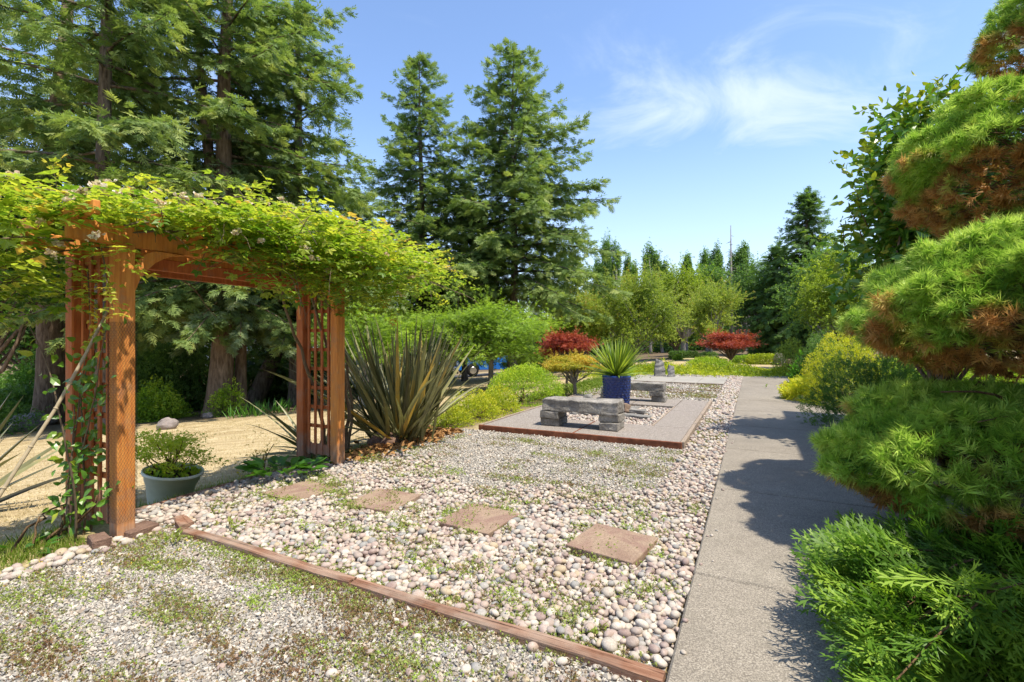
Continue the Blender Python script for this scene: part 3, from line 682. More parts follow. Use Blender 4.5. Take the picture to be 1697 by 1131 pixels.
for (q0, q1) in ((Bp, Dp), (Ap, Cp)):      # curved corner brackets
    for sgn, q in ((1, q0), (-1, q1)):
        V = []; k = 7
        for i in range(k+1):
            u = i/k; a_ = u*math.pi/2; s = q[0]+sgn*(pw/2+.36*(1-math.cos(a_))**.9); z = 1.62+.42*math.sin(a_)**.85
            s2 = q[0]+sgn*(pw/2+max(0., .36*(1-math.cos(a_))**.9-.11*(.55+.45*u)+.03)); z2 = z+.10*(1-u*.7)
            for zz2, s3 in ((z, s), (min(z2, 2.045), s2)):
                for dt in (-.02, .02): V.append(P(s3, q[1]+dt, zz2))
        Fq = []
        for i in range(k):
            b0 = i*4; n0 = b0+4
            for x, y in ((0, 1), (1, 3), (3, 2), (2, 0)): Fq.append([b0+x, b0+y, n0+y, n0+x])
        Fq += [[0, 2, 3, 1], [k*4, k*4+1, k*4+3, k*4+2]]
        o = mk('brace', V, np.array(Fq), M['stain'], arb)
for (qf, qb) in ((Bp, Ap), (Dp, Cp)):      # lattice side panels
    s0 = (qf[0]+qb[0])/2; t0, t1 = qb[1]+pw/2, qf[1]-pw/2; zb = .12
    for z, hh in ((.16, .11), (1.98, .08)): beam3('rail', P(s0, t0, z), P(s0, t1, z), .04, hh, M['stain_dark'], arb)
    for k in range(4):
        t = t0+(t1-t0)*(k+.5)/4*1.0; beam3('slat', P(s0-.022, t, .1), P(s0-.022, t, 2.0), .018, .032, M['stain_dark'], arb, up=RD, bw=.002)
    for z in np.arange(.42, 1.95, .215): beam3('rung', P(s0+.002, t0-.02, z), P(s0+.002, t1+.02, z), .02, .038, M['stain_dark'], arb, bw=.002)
bl_ = [((1.70, -3.93), 12, 'small square wooden block on the pebbles in front of the left arbor post'), ((1.93, -3.93), -4, 'weathered wooden block under the front left arbor post'), ((1.78, -4.42), 6, 'mossy wooden block at the foot of the back left arbor post')]
for (s, t), a, lb in bl_:
    ca, sa = math.cos(rad(a)), math.sin(rad(a)); ax = np.array([PD*ca+RD*sa, RD*ca-PD*sa, [0, 0, 1]]); zb = .0 if t > -4.2 else -.1
    sz = (.10, .16, .085) if s < 1.75 else (.2, .17, .07)
    V = boxV(P(s, t, zb+sz[2]/2-.004), sz, ax); V, Fl = bev(V, BOXF.tolist(), .008, 1, .004, 2, int(s*10))
    o = mk('wood_block', V, Fl, M['redblock'], loc=P(s, t, 0)); tag(o, lb, 'wood block')

# ---------------------------------------------------------------- climbing rose over the arbor
r = np.random.default_rng(77)
rose = thing('climbing_rose', P(4.25, -4.35, -.05), 'yellow green climbing rose heaped over the arbor with faded cream blossoms', 'rose')
CL = [  # s, t, z, radius along, across, up, number
 (1.25, -4.3, 1.93, .45, .45, .26, 420), (1.2, -4.15, 2.1, .35, .35, .16, 260), (1.6, -4.1, 2.3, .45, .5, .19, 620), (1.55, -4.35, 1.8, .3, .3, .22, 260), (1.05, -4.2, 2.05, .3, .3, .2, 200),
 (2.1, -4.05, 2.42, .5, .6, .18, 900), (2.6, -4.2, 2.48, .5, .55, .22, 1000), (3.1, -4.2, 2.5, .5, .6, .25, 1100), (3.6, -4.2, 2.5, .5, .6, .28, 1100), (4.1, -4.15, 2.45, .5, .6, .3, 1100),
 (3.0, -3.55, 2.33, .5, .35, .22, 500), (3.5, -3.5, 2.25, .5, .38, .25, 650), (4.0, -3.5, 2.2, .45, .38, .3, 650), (2.5, -3.6, 2.36, .4, .3, .16, 300),
 (4.6, -4.0, 2.35, .5, .5, .28, 800), (5.0, -3.95, 2.3, .45, .4, .25, 500), (5.5, -3.95, 2.25, .5, .35, .2, 300), (4.5, -3.7, 2.1, .35, .3, .3, 350), (3.55, -4.3, 2.0, .45, .35, .18, 330), (4.2, -4.0, 1.95, .3, .3, .22, 240),
 (2.6, -3.72, 2.12, .35, .14, .16, 260), (3.0, -3.7, 2.05, .35, .16, .2, 330), (3.4, -3.68, 2.0, .3, .16, .22, 300), (2.2, -4.3, 2.62, .25, .3, .14, 240), (3.25, -4.2, 2.72, .35, .3, .16, 320), (4.3, -4.1, 2.72, .3, .3, .16, 260), (1.1, -4.3, 1.72, .3, .3, .2, 260),
 (1.62, -3.95, 2.12, .10, .12, .12, 50), (1.75, -3.85, 1.85, .10, .1, .2, 26), (3.95, -3.85, 1.85, .25, .2, .2, 120)]
mb = MB(); ctr = []
for (s, t, z, a, b, c, n) in CL:
    if z > 2.2 and t < -3.9:
        z = float(np.interp(s, [1.2, 2.2, 2.7, 3.4, 4.2, 5.5], [2.27, 2.29, 2.33, 2.38, 2.38, 2.22]))+(.12 if z > 2.55 else 0); c = float(np.interp(s, [1.2, 2.2, 3.0, 4.0], [.07, .085, .125, .17]))
    n = int(n*.43); a_ = r.uniform(.85, 1.3)
    d = rand_dirs(r, n); q = d*(r.random((n, 1))**.42)*(1+.28*np.sin(d[:, :1]*6+s*5)*np.cos(d[:, 1:2]*7+s*3))
    p = P(s, t, z)+q[:, :1]*a*PD*1.25+q[:, 1:2]*b*RD*1.25+np.array([0, 0, 1.])*q[:, 2:3]*c*1.25
    out = q*.5+r.normal(size=(n, 3))*.75; out[:, 2] = out[:, 2]*.35-.05
    dd = out[:, :1]*PD+out[:, 1:2]*RD+np.array([0, 0, 1.])*out[:, 2:3]
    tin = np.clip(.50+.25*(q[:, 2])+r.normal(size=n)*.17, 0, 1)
    scatter(mb, PR['pin'], p, frames(dd, r, (0, 0, 1), .72), r.uniform(.10, .175, n), tin, r); ctr.append(p)
mb.build('foliage', M['rose'], rose); ctr = np.concatenate(ctr)
def cane(a, dirv, L, drp, n=10, wob=.03, rr=None):
    rr = rr or r; d = unit(dirv); pts = [np.array(a, float)]
    for i in range(n):
        d = unit(d+np.array([0, 0, -drp/n])+rr.normal(size=3)*wob); pts.append(pts[-1]+d*L/n)
    return np.array(pts)
mb = MB(); st_mb = MB()
sh = [((1.62, -4.2, 2.25), (-.1, .05, 1), .42, .2), ((1.9, -4.1, 2.45), (.2, .1, 1), .25, .2), ((2.9, -4.1, 2.6), (.3, .3, 1), .38, .3), ((3.0, -4.2, 2.62), (.0, -.2, 1), .3, .3), ((3.2, -4.1, 2.62), (.5, .3, .8), .4, .4),
      ((3.7, -4.1, 2.65), (-.5, 0, 1), .28, .5), ((4.9, -3.9, 2.35), (1, .3, .35), .75, .5), ((5.1, -3.8, 2.3), (1, .5, .2), .8, .5), ((4.8, -3.8, 2.1), (1, .3, .1), .6, 1.0), ((4.6, -4.1, 2.5), (.8, .3, .7), .5, .8), ((1.2, -4.3, 2.0), (-1, 0, .1), .4, .6),
      ((1.3, -4.4, 1.9), (-.6, .2, -.2), .4, .6), ((1.7, -3.9, 2.0), (.1, .3, -1), .45, .1), ((1.75, -4.2, 1.9), (0, .2, -1), .5, .1), ((3.3, -3.75, 2.1), (.1, .4, -.8), .35, .2), ((4.3, -3.8, 1.95), (.3, .3, -.8), .35, .2), ((5.3, -4.0, 2.4), (.7, .3, .7), .45, .5), ((2.2, -4.1, 2.5), (-.3, .1, 1), .25, .2)]
for a, dv, L, dr in sh:
    dw = dv[0]*PD+dv[1]*RD+np.array([0, 0, dv[2]]); pts = cane(P(*a)-np.array([0, 0, .10 if a[2] > 2.2 and a[0] < 4 else 0]), dw, L, dr)
    V, Fl = tube(pts, np.linspace(.005, .0018, len(pts)), 5); st_mb.add(V, Fl)
    for i in range(1, len(pts)):
        for _ in range(2):
            d = unit(pts[i]-pts[i-1])+r.normal(size=3)*.9; d[2] = d[2]*.5-.05
            scatter(mb, PR['pin'], pts[i:i+1], frames(d[None], r, (0, 0, 1), .75), [r.uniform(.07, .12)], [r.uniform(.5, 1)], r)
mb.build('shoot_leaves', M['rose'], rose)
for k in range(190):      # loose sprays breaking the outline, some hanging
    c0 = ctr[r.integers(len(ctr))]; dv = r.normal(size=3)*[1, 1, .5]+np.array([.15, -.2, .35 if r.random() < .5 else -.45]); pts = cane(c0, dv, r.uniform(.2, .48), .7, 7, .12)
    V, Fl = tube(pts, np.linspace(.004, .0015, 8), 4, False); st_mb.add(V, Fl)
    d = r.normal(size=(14, 3)); d[:, 2] = d[:, 2]*.5-.05; scatter(mb, PR['pin'], np.repeat(pts[1:], 2, 0), frames(d, r, (0, 0, 1), .75), r.uniform(.08, .14, 14), r.uniform(.4, 1, 14), r)
# woody canes: up the back right post, and twining along the top
for a, b in (((4.35, -4.4, -.1), (4.1, -4.3, 2.1)), ((4.5, -4.5, -.1), (4.2, -4.45, 2.2)), ((4.25, -4.62, -.12), (3.4, -4.2, 2.1)), ((4.3, -4.5, -.1), (3.9, -4.35, 2.0))):
    p0, p1 = P(*a), P(*b); u = np.linspace(0, 1, 16)[:, None]; pts = p0+(p1-p0)*u+np.cumsum(r.normal(size=(16, 3))*.018, 0)*np.sin(u*math.pi)+PD*.10*np.sin(u*5)
    V, Fl = tube(pts, np.linspace(.024, .010, 16)*r.uniform(.8, 1.2), 7); st_mb.add(V, Fl)
for k in range(26):
    s = r.uniform(1.4, 4.6); pts = cane(P(s, r.uniform(-4.7, -3.8), r.uniform(2.0, 2.3)), PD*r.choice([-1, 1])+RD*r.normal()*.5+np.array([0, 0, r.uniform(-.1, .4)]), r.uniform(.6, 1.6), .5, 12, .1)
    V, Fl = tube(pts, np.linspace(.008, .003, 13), 5); st_mb.add(V, Fl)
st_mb.build('stem', M['stem'], rose, True)
# blossoms: each a loose head of curled petals
V6, F6 = leaf6(.8, .5, -.1)
bm_ = []
for k in range(4):
    mb = MB(); n = 34; d = rand_dirs(r, n); d[:, 2] = np.abs(d[:, 2])*.6+.1; c0 = rand_dirs(r, n)*np.array([.5, .5, .18])*r.random((n, 1))
    scatter(mb, [(V6, F6)], c0, frames(d, r), r.uniform(.22, .4, n), r.uniform(.1, 1, n), r)
    Vb = np.concatenate(mb.v); Fb = np.concatenate(mb.f[3]); me = bpy.data.meshes.new('blossom'); me.from_pydata(Vb.tolist(), [], Fb.tolist())
    at = me.attributes.new('tint', 'FLOAT', 'POINT'); at.data.foreach_set('value', np.concatenate(mb.t).astype(np.float32)); me.materials.append(M['blossom']); bm_.append(me)
fl = [(1.72, -3.95, 2.42, .07), (1.88, -4.0, 2.43, .06), (2.1, -4.0, 2.5, .045), (2.2, -3.9, 2.36, .04), (4.55, -3.95, 2.62, .05), (5.6, -3.75, 2.38, .05), (4.75, -3.7, 2.22, .06), (4.6, -3.6, 2.12, .055), (4.35, -3.55, 1.9, .05), (1.6, -3.75, 2.05, .05), (3.3, -3.5, 2.02, .04), (1.15, -4.05, 1.92, .05)]
up_ = ctr[(ctr@RD > -4.35)]
for k in range(62):
    c0 = up_[r.integers(len(up_))]; c0 = c0+unit(np.array([0, 0, 1.8])-c0)*.24+np.array([0, 0, .07]); fl.append((*st(c0[0], c0[1]), c0[2]+.03, r.uniform(.028, .05)))
for k, (s, t, z, q) in enumerate(fl):
    o = bpy.data.objects.new('blossom', bm_[k % 4]); COL.objects.link(o); o.parent = rose; o.location = tuple(P(s, t, z)-np.array(rose['_l'])); o.scale = (q*2.0,)*3; o.rotation_euler = (r.uniform(-.6, .6), r.uniform(-.6, .6), r.uniform(0, 6))

# ---- ivy-like creeper up the left lattice
cr = thing('creeper', P(1.72, -4.3, -.1), 'green round-leaved creeper climbing the lattice between the two left arbor posts', 'creeper')
mb = MB(); sm = MB()
for k in range(6):
    pts = cane(P(1.76+r.uniform(-.1, .1), -4.3+r.uniform(-.08, .12), -.08), np.array([r.uniform(-.1, .1), r.uniform(-.05, .05), 1.]), r.uniform(1.0, 1.9), -.1, 16, .07)
    V, Fl = tube(pts, np.linspace(.009, .003, 17), 5); sm.add(V, Fl)
    for p_ in pts[2:]:
        c = r.integers(1, 5)
        q = p_+r.normal(size=(c, 3))*[.06, .05, .05]; d = r.normal(size=(c, 3))+np.array([.3, -.6, -.2])
        scatter(mb, PR['wide'], q, frames(d, r, (.4, -.6, .5), .6), r.uniform(.045, .085, c), r.uniform(.3, 1, c), r)
sm.build('stem', M['stem'], cr, True); mb.build('foliage', M['glossy'], cr)
mb = MB(); n = 60
for k in range(9):
    c = P(1.78+r.uniform(-.05, .05), -4.15+r.uniform(-.12, .12), [1.18, 1.05, .95, .72, .45, .38, .28, 1.1, .6][k]); q = c+r.normal(size=(9, 3))*[.05, .04, .04]
    scatter(mb, PR['wide'], q, frames(r.normal(size=(9, 3))+np.array([.2, -.5, -.1]), r, (.3, -.6, .6), .65), r.uniform(.05, .09, 9), r.uniform(.3, .9, 9), r)
mb.build('foliage', M['glossy'], cr)
# leaning bamboo cane
pts = np.array([P(1.02, -3.98, 0.0)+np.array([-.02, 0, .01]), P(1.25, -4.05, .45), P(1.52, -4.05, .95), P(1.68, -4.05, 1.30), P(1.80, -4.02, 1.62)]); pts = pts+0
V, Fl = tube(pts, [.011, .011, .010, .010, .009], 8); mb = MB().add(V, Fl)
for u in np.linspace(.05, .95, 9):
    i = u*4; j = int(i); c = pts[j]*(1-i+j)+pts[min(4, j+1)]*(i-j); d = unit(pts[min(4, j+1)]-pts[j]); V, Fl = tube([c-d*.006, c, c+d*.006], [.0112, .0135, .0112], 8); mb.add(V, Fl)
o = mb.build('bamboo_cane', M['cane'], None, True, loc=P(1.02, -3.98, 0)); tag(o, 'thin pale cane leaning against the left side of the arbor', 'cane')
# black netting round the front left post
mb = MB(); c = P(*Bp, 0); hw = pw/2+.007; cs = .0178
per = [(-hw, -hw), (hw, -hw), (hw, hw), (-hw, hw)]
def perim(u):
    u = (u % 1)*4; i = int(u) % 4; f = u-int(u); a, b = per[i], per[(i+1) % 4]; return c+PD*(a[0]+(b[0]-a[0])*f)+RD*(a[1]+(b[1]-a[1])*f)
nu, nz = 28, 78
def thread(a, b):
    V, Fl = tube([a, b], [.0008, .0008], 3, False); mb.add(V, Fl)
for i in range(nu):
    for j in range(nz):
        z = .13+j*cs; w1 = .004*math.sin(j*.7+i); u = i/nu
        a = perim(u+(j % 2)*.5/nu)+np.array([0, 0, z]); thread(a, perim(u+.5/nu+((j+1) % 2)*.5/nu-.5/nu)+np.array([0, 0, z+cs])); thread(a, perim(u-.5/nu*(1 if j % 2 == 0 else -1)+((j) % 2)*.5/nu)+np.array([0, 0, z+cs]))
o = mb.build('bird_netting', M['net'], None, loc=P(*Bp, 0)); tag(o, 'black diamond netting wrapped round the front left arbor post', 'netting')
# folded scrap of wire mesh by the flax
def wiremesh(c, ax1, ax2, n1, n2, d, bend, label):
    mb = MB(); c = np.array(c)
    nr = unit(np.cross(ax1, ax2))
    pt = lambda i, j: c+np.array(ax1)*i*d+np.array(ax2)*j*d+nr*bend*math.sin(i*.35)*math.cos(j*.25)
    for i in range(n1+1):
        V, Fl = tube([pt(i, j) for j in range(n2+1)], .0012, 3, False); mb.add(V, Fl)
    for j in range(n2+1):
        V, Fl = tube([pt(i, j) for i in range(n1+1)], .0012, 3, False); mb.add(V, Fl)
    o = mb.build('wire_mesh', M['wire'], None, loc=c); tag(o, label, 'wire mesh')
c0 = G(592, 745); wiremesh(c0+np.array([0, .0, 0.02]), (.95, .2, 0), (-.05, 0.05, 1), 12, 18, .03, .03, 'upright scrap of grey wire mesh between the arbor and the flax')

# ================================================================ VEGETATION
def limb_path(a, b, r, k=7, sag=.0, wob=.04):
    a, b = np.array(a, float), np.array(b, float); L = np.linalg.norm(b-a); u = np.linspace(0, 1, k)[:, None]
    w = np.cumsum(r.normal(size=(k, 3))*wob*L/k**.5, 0)*np.sin(u*math.pi)
    return a+(b-a)*u+w+np.array([0, 0, 1.])*(np.sin(u*math.pi)*sag*L)
def conifer(label, base, h, R, seed, mat='fir', bark='fir_bark', tr=.28, z0=.12, nb=150, pw=.85, asc=.25, drp=.35, sp=.5, cat='fir tree', name='fir_tree', lean=(0, 0), proto='spray', zlim=(-9, 1e9), fork=None, dens=1.0, side=None, group=None, hang=.25, trunk_top=None, open_=None):
    r = np.random.default_rng(seed); base = np.array(base, float)
    t = thing(name, base, label, cat, group)
    ax = lambda z: base+np.array([lean[0]*z/h, lean[1]*z/h, z])+np.array([.25*math.sin(z*.4+seed), .2*math.sin(z*.33+seed*2), 0])*min(1, z/4)*tr*1.2
    ztop = trunk_top or h
    zs = np.concatenate([[-.4, 0, .25, .7], np.linspace(1.5, ztop, 20)]); zs = zs[zs <= ztop+.01]
    rr = tr*(1-zs/h*.96)**.9+np.exp(-np.maximum(zs, 0)*2.5)*tr*.35
    V, Fl = tube([ax(z) for z in zs], rr, 12); mb = MB().add(V, Fl)
    if fork:
        zf, dx, dy, zt = fork; pts = [ax(zf)+np.array([dx*u**.6, dy*u, (zt-zf)*u]) for u in np.linspace(0, 1, 12)]
        V, Fl = tube(pts, np.linspace(tr*.6, .05, 12), 9); mb.add(V, Fl)
    fo = MB(); pos, drs, sc, tn = [], [], [], []
    for i in range(nb):
        u = (i+r.random())/nb; z = h*(z0+(1-z0)*(1-(1-u)**.9)) if True else 0
        z = h*(z0+(1-z0)*u**1.05)
        if z > h*.985: z = h*.985
        zr = (z/h-z0)/(1-z0)
        L = R*((1-zr)**pw)*r.uniform(.68, 1.12)*(min(1, .55+zr*5))+.12
        if side is not None:
            a = r.choice(side[0])+r.normal()*side[1]
        else: a = i*2.399+r.normal()*.35
        hx = np.array([math.cos(a), math.sin(a), 0]); 
        if z < zlim[0] or z > zlim[1]: continue
        if open_ and open_[0] < z < open_[1] and math.sin(a) < -.25 and r.random() < open_[2]: continue
        A_ = asc*(.1+.9*zr)+r.normal()*.05; Dp_ = drp*(1-zr*.8)
        n = max(5, int(L/(sp*.36)*dens)); us = (np.arange(n)+r.random(n))/n*.93+.07
        curve = lambda q: L*(A_*q-Dp_*q*q+.16*q**4)
        org = ax(z)
        pts = np.array([org+hx*L*q+np.array([0, 0, curve(q)]) for q in np.linspace(0, .97, 6)])
        V, Fl = tube(pts, np.linspace(.012+.010*L, .006, 6), 4, False); mb.add(V, Fl)
        c = org+hx*L*us[:, None]+np.array([0, 0, 1.])*curve(us)[:, None]
        side_ = np.array([-hx[1], hx[0], 0]); slope = L*(A_-2*Dp_*us+.64*us**3)/max(L, .1)
        fw = hx+np.array([0, 0, 1.])*slope[:, None]
        for sg in (-1, 1):
            wd = np.minimum(.32*L*(1-us)+.12*L**.5, 1.5)*np.where(us < .25, us*4, 1)
            kk = np.maximum(1, np.ceil(wd/(sp*.7))).astype(int)
            for q in range(int(kk.max())):
                m_ = kk > q; cnt = int(m_.sum())
                if not cnt: continue
                o_ = sp*.7*q*r.uniform(.6, 1.1, cnt)
                dv = unit(fw[m_]*.75+sg*side_*.8+np.array([0, 0, -hang])+r.normal(size=(cnt, 3))*.34)
                p_ = c[m_]+dv*o_[:, None]-np.array([0, 0, 1.])*(hang*.5*o_**1.3)[:, None]
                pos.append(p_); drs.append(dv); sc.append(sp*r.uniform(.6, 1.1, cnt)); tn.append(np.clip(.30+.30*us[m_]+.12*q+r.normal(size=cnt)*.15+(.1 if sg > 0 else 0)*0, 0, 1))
        pos.append(pts[-1:]); drs.append(unit(fw[-1:]+.01)); sc.append([sp*.8]); tn.append([.7])
    pos.append(np.array([ax(h*.985)]*3)); drs.append(np.array([[.15, 0, 1.], [-.3, .2, 1], [.1, -.3, .8]])); sc.append([sp*1.1]*3); tn.append([.6]*3)
    pos, drs, sc, tn = map(np.concatenate, (pos, drs, sc, tn))
    mb.build('trunk', M[bark], t, True)
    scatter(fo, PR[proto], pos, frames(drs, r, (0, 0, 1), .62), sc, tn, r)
    fo.build('crown', M[mat], t); return t

def broad(label, base, rx, ry, zc, rz, seed, mat, n=6000, lsz=.16, ncl=26, tr=.12, bark='grey_bark', cat='tree', name='tree', proto='cl5', forks=None, zf=None, crad=.36, shell=.75, up=.55, bias=0., flat=1.0, group=None, trunkn=1, hang=0., inner=.25, top=None, tvar=.15, shoots=90, shl=.16):
    """trunk, limbs running to leaf masses, leaves scattered through each mass"""
    r = np.random.default_rng(seed); base = np.array(base, float); t = thing(name, base, label, cat, group)
    if base[1] > 20: n = int(n*.68); lsz *= 1.17
    C = base+np.array([0, 0, zc]); d = rand_dirs(r, ncl); d[:, 2] = np.where(d[:, 2] < -.55, -d[:, 2], d[:, 2])
    q = r.uniform(shell-.25, 1-crad*.55, ncl); q[:int(ncl*inner)] *= .45
    cc = C+d*q[:, None]*np.array([rx, ry, rz]); zf = zf if zf is not None else max(.3, zc-rz*.75)
    mb = MB()
    for k in range(trunkn):
        o0 = np.array([r.normal()*.12*tr*6, r.normal()*.12*tr*6, 0])*(trunkn > 1)
        pts = limb_path(base+o0+np.array([0, 0, -.15]), base+np.array([0, 0, zf])+o0*2.5, r, 6, 0, .05); V, Fl = tube(pts, np.linspace(tr*1.15, tr*.75, 6), 10); mb.add(V, Fl)
        for i in range(k, ncl, trunkn):
            a = pts[-1]-(pts[-1]-pts[-2])*r.uniform(0, 1.4); V, Fl = tube(limb_path(a, cc[i], r, 7, .06, .10), np.linspace(tr*.5, tr*.08, 7), 6); mb.add(V, Fl)
    mb.build('trunk', M[bark], t, True)
    rc = crad*r.uniform(.75, 1.25, ncl); w = rc**2; w /= w.sum(); fo = MB()
    for i in range(ncl):
        k = int(n*w[i]); dd = rand_dirs(r, k); rad_ = r.random((k, 1))**.38*(1+.22*r.normal(size=(k, 1)).clip(-1, 1.6))
        p = cc[i]+dd*rad_*rc[i]*np.array([rx, ry, rz*flat]); p += r.normal(size=p.shape)*lsz*.25
        out = unit(dd*.6+r.normal(size=(k, 3))*.7); out[:, 2] = out[:, 2]*.6-hang
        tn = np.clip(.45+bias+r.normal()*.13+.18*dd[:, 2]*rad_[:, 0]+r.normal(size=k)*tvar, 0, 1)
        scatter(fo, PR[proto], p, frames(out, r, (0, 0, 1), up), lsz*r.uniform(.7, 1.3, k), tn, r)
    # leafy shoots standing out of the masses, so that the outline is ragged
    for k in range(shoots):
        i = r.integers(ncl); dd = unit(r.normal(size=3)+unit(cc[i]-C)*.9+np.array([0, 0, .7*(1-2*hang)])); a = cc[i]+dd*rc[i]*np.array([rx, ry, rz*flat])*.75; L = shl*(rx+rz)*r.uniform(.6, 1.4)
        m_ = max(6, int(L/lsz*3.2)); u = np.linspace(0, 1, m_)[:, None]; p = a+dd*L*u+np.array([0, 0, -1.])*hang*L*u*u+r.normal(size=(m_, 3))*lsz*.28*(1.15-u)
        scatter(fo, PR[proto], p, frames(dd+r.normal(size=(m_, 3))*.8, r, (0, 0, 1), up), lsz*r.uniform(.45, .95, m_), np.clip(.55+bias+.2*u[:, 0]+r.normal(size=m_)*.15, 0, 1), r)
    fo.build('crown', M[mat], t); return t

def bush(label, base, rx, ry, rz, seed, mat, n=3000, lsz=.05, cat='shrub', name='shrub', proto='cl5', bump=.12, up=.4, zoff=.0, group=None, stems=10, shear=(0, 0), shellw=.22, bark='twig', lobes=14, boxy=0, part='foliage', bias=0., spiky=0.):
    """shrub: leaves in a lumpy outer layer over a mesh of twigs"""
    r = np.random.default_rng(seed); base = np.array(base, float); t = thing(name, base, label, cat, group)
    d = rand_dirs(r, n); d[:, 2] = np.where(d[:, 2] < -.25, -d[:, 2], d[:, 2])
    L = rand_dirs(r, lobes); lm = np.maximum(0, d@L.T); f = 1-bump+2*bump*(np.max(lm**10, 1))*1.0+r.normal(size=n)*bump*.2
    if boxy: 
        q = d/np.maximum(np.abs(d).max(1, keepdims=True), .35); d2 = d*(1-boxy)+q*boxy*.8
    else: d2 = d
    u = 1-np.abs(r.normal(size=n))*shellw; u = np.where(u < .1, .5, u)
    p = d2*(f*u)[:, None]*np.array([rx, ry, rz]); p[:, 2] = p[:, 2]+rz*.28*0+zoff; p[:, 2] = np.maximum(p[:, 2], .015)
    p[:, 0] += shear[0]*p[:, 2]; p[:, 1] += shear[1]*p[:, 2]
    out = unit(d*(1.1+spiky)+r.normal(size=(n, 3))*.6+np.array([0, 0, .3+spiky]))
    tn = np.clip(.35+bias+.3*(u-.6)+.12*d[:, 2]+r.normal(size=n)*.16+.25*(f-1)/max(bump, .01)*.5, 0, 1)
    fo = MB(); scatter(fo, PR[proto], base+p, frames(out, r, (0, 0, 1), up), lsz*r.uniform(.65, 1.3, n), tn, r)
    sm = MB()
    for k in range(stems):
        j = r.integers(n); V, Fl = tube(limb_path(base+np.array([r.normal()*.06*rx, r.normal()*.06*ry, -.03]), base+p[j]*.9, r, 6, .05, .08), np.linspace(max(.006, .02*rx), .004, 6), 5); sm.add(V, Fl)
    sm.build('stem', M[bark], t, True); fo.build(part, M[mat], t); return t

def blades(label, base, n, Lr, w, seed, mat, cat, name, spread=1.0, az=None, k=7, drp=.5, part='leaf', fold=.3, group=None, vert=.3, joined=False, rb_=.06):
    """sword leaves from one crown; each leaf a part of its own"""
    r = np.random.default_rng(seed); base = np.array(base, float); t = thing(name, base, label, cat, group); J = MB()
    for i in range(n):
        a = az[0]+r.normal()*az[1] if az else r.random()*6.283
        tilt = abs(r.normal())*.42*spread+vert*r.random() if not az else r.uniform(.3, 1.25)
        tilt = min(tilt, 1.45); L = r.uniform(*Lr); hx = np.array([math.cos(a), math.sin(a), 0]); d0 = hx*math.sin(tilt)+np.array([0, 0, math.cos(tilt)]); sd = np.array([-hx[1], hx[0], 0])
        tw = r.normal()*.35; V = []; p = base+hx*rb_*r.random()+sd*r.normal()*rb_*.7; d = d0.copy(); dp = drp*r.uniform(.2, 1.2)*(.3+tilt)
        for j in range(k+1):
            u = j/k; ww = w*(.55+.45*min(1, u*4))*(1-u**2.6)**.8*r.uniform(.97, 1.03)+.0008
            nn = unit(np.cross(sd, d)); s2 = unit(sd*math.cos(tw)+nn*math.sin(tw))
            V += [p-s2*ww/2+nn*ww*fold, p, p+s2*ww/2+nn*ww*fold]; d = unit(d+np.array([0, 0, -1])*dp/k*(u*2)+sd*tw*.02); p = p+d*L/k
        Fq = []
        for j in range(k):
            b = 3*j; Fq += [[b, b+1, b+4, b+3], [b+1, b+2, b+5, b+4]]
        V = np.array(V); V[:, 2] = np.maximum(V[:, 2], base[2]+.0)
        tint = float(np.clip(r.normal(.5, .2)+(.45 if r.random() < .05 else 0), 0, 1))
        if joined: J.add(V, np.array(Fq), tint)
        else: mk(part, V, np.array(Fq), M[mat], t, True, {'tint': np.full(len(V), tint)})
    if joined: J.build('leaves', M[mat], t, True)
    return t

# ---------------------------------------------------------------- the two firs standing against the sky
conifer('tall dark fir on the left of the pair against the open sky', D(697, 25), 16.9, 4.9, 11, tr=.26, z0=.20, nb=125, asc=.30, drp=.42, sp=.52, pw=.72, dens=.95)
conifer('tall fir on the right of the pair against the open sky', D(849, 24), 16.3, 6.1, 12, tr=.25, z0=.25, nb=120, asc=.42, drp=.50, sp=.54, pw=.70, dens=.95, lean=(.1, 0))
# ---------------------------------------------------------------- big firs at the left, tops out of the picture
conifer('big fir with a forked trunk behind the middle of the arbor', D(362, 15.5), 19, 5.6, 13, tr=.36, z0=.17, nb=150, asc=.25, drp=.55, sp=.44, pw=.6, zlim=(-1, 13.5), fork=(5.3, -1.1, .1, 14), lean=(.6, 0), bark='brown_bark', dens=.9, open_=(4.5, 11, .8))
conifer('thick trunked fir at the far left beyond the dry lawn', G(82, 703), 21, 5.0, 14, mat='fir', tr=.46, z0=.36, nb=85, asc=.2, drp=.5, sp=.50, pw=.5, zlim=(-1, 13.5), lean=(.6, 0), bark='brown_bark', dens=.85)
conifer('fir with a bare straight trunk above the left arbor post', D(172, 13.0), 20, 4.6, 15, tr=.24, z0=.30, nb=85, asc=.28, drp=.45, sp=.42, pw=.5, zlim=(-1, 12.5), dens=.85, open_=(3, 10, .7))
conifer('grey green fir filling the gap between the forked fir and the sky', D(492, 18), 17.5, 4.2, 16, mat='fir', tr=.28, z0=.16, nb=100, asc=.25, drp=.5, sp=.48, pw=.55, zlim=(-1, 14.5), dens=.85)
conifer('low blue green fir under the right edge of the forked fir', D(590, 21), 8.6, 3.3, 17, mat='fir_blue', tr=.16, z0=.08, nb=90, asc=.2, drp=.5, sp=.55, pw=.7)
conifer('small fir between the two tall firs, half hidden', D(770, 27), 10.5, 3.6, 18, tr=.16, z0=.14, nb=100, sp=.6, pw=.7)
conifer('slender second trunk fir leaning beside the forked fir', D(398, 16.2), 9.0, 2.6, 19, mat='fir_blue', tr=.20, z0=.3, nb=70, drp=.7, sp=.5, pw=.5, bark='brown_bark')
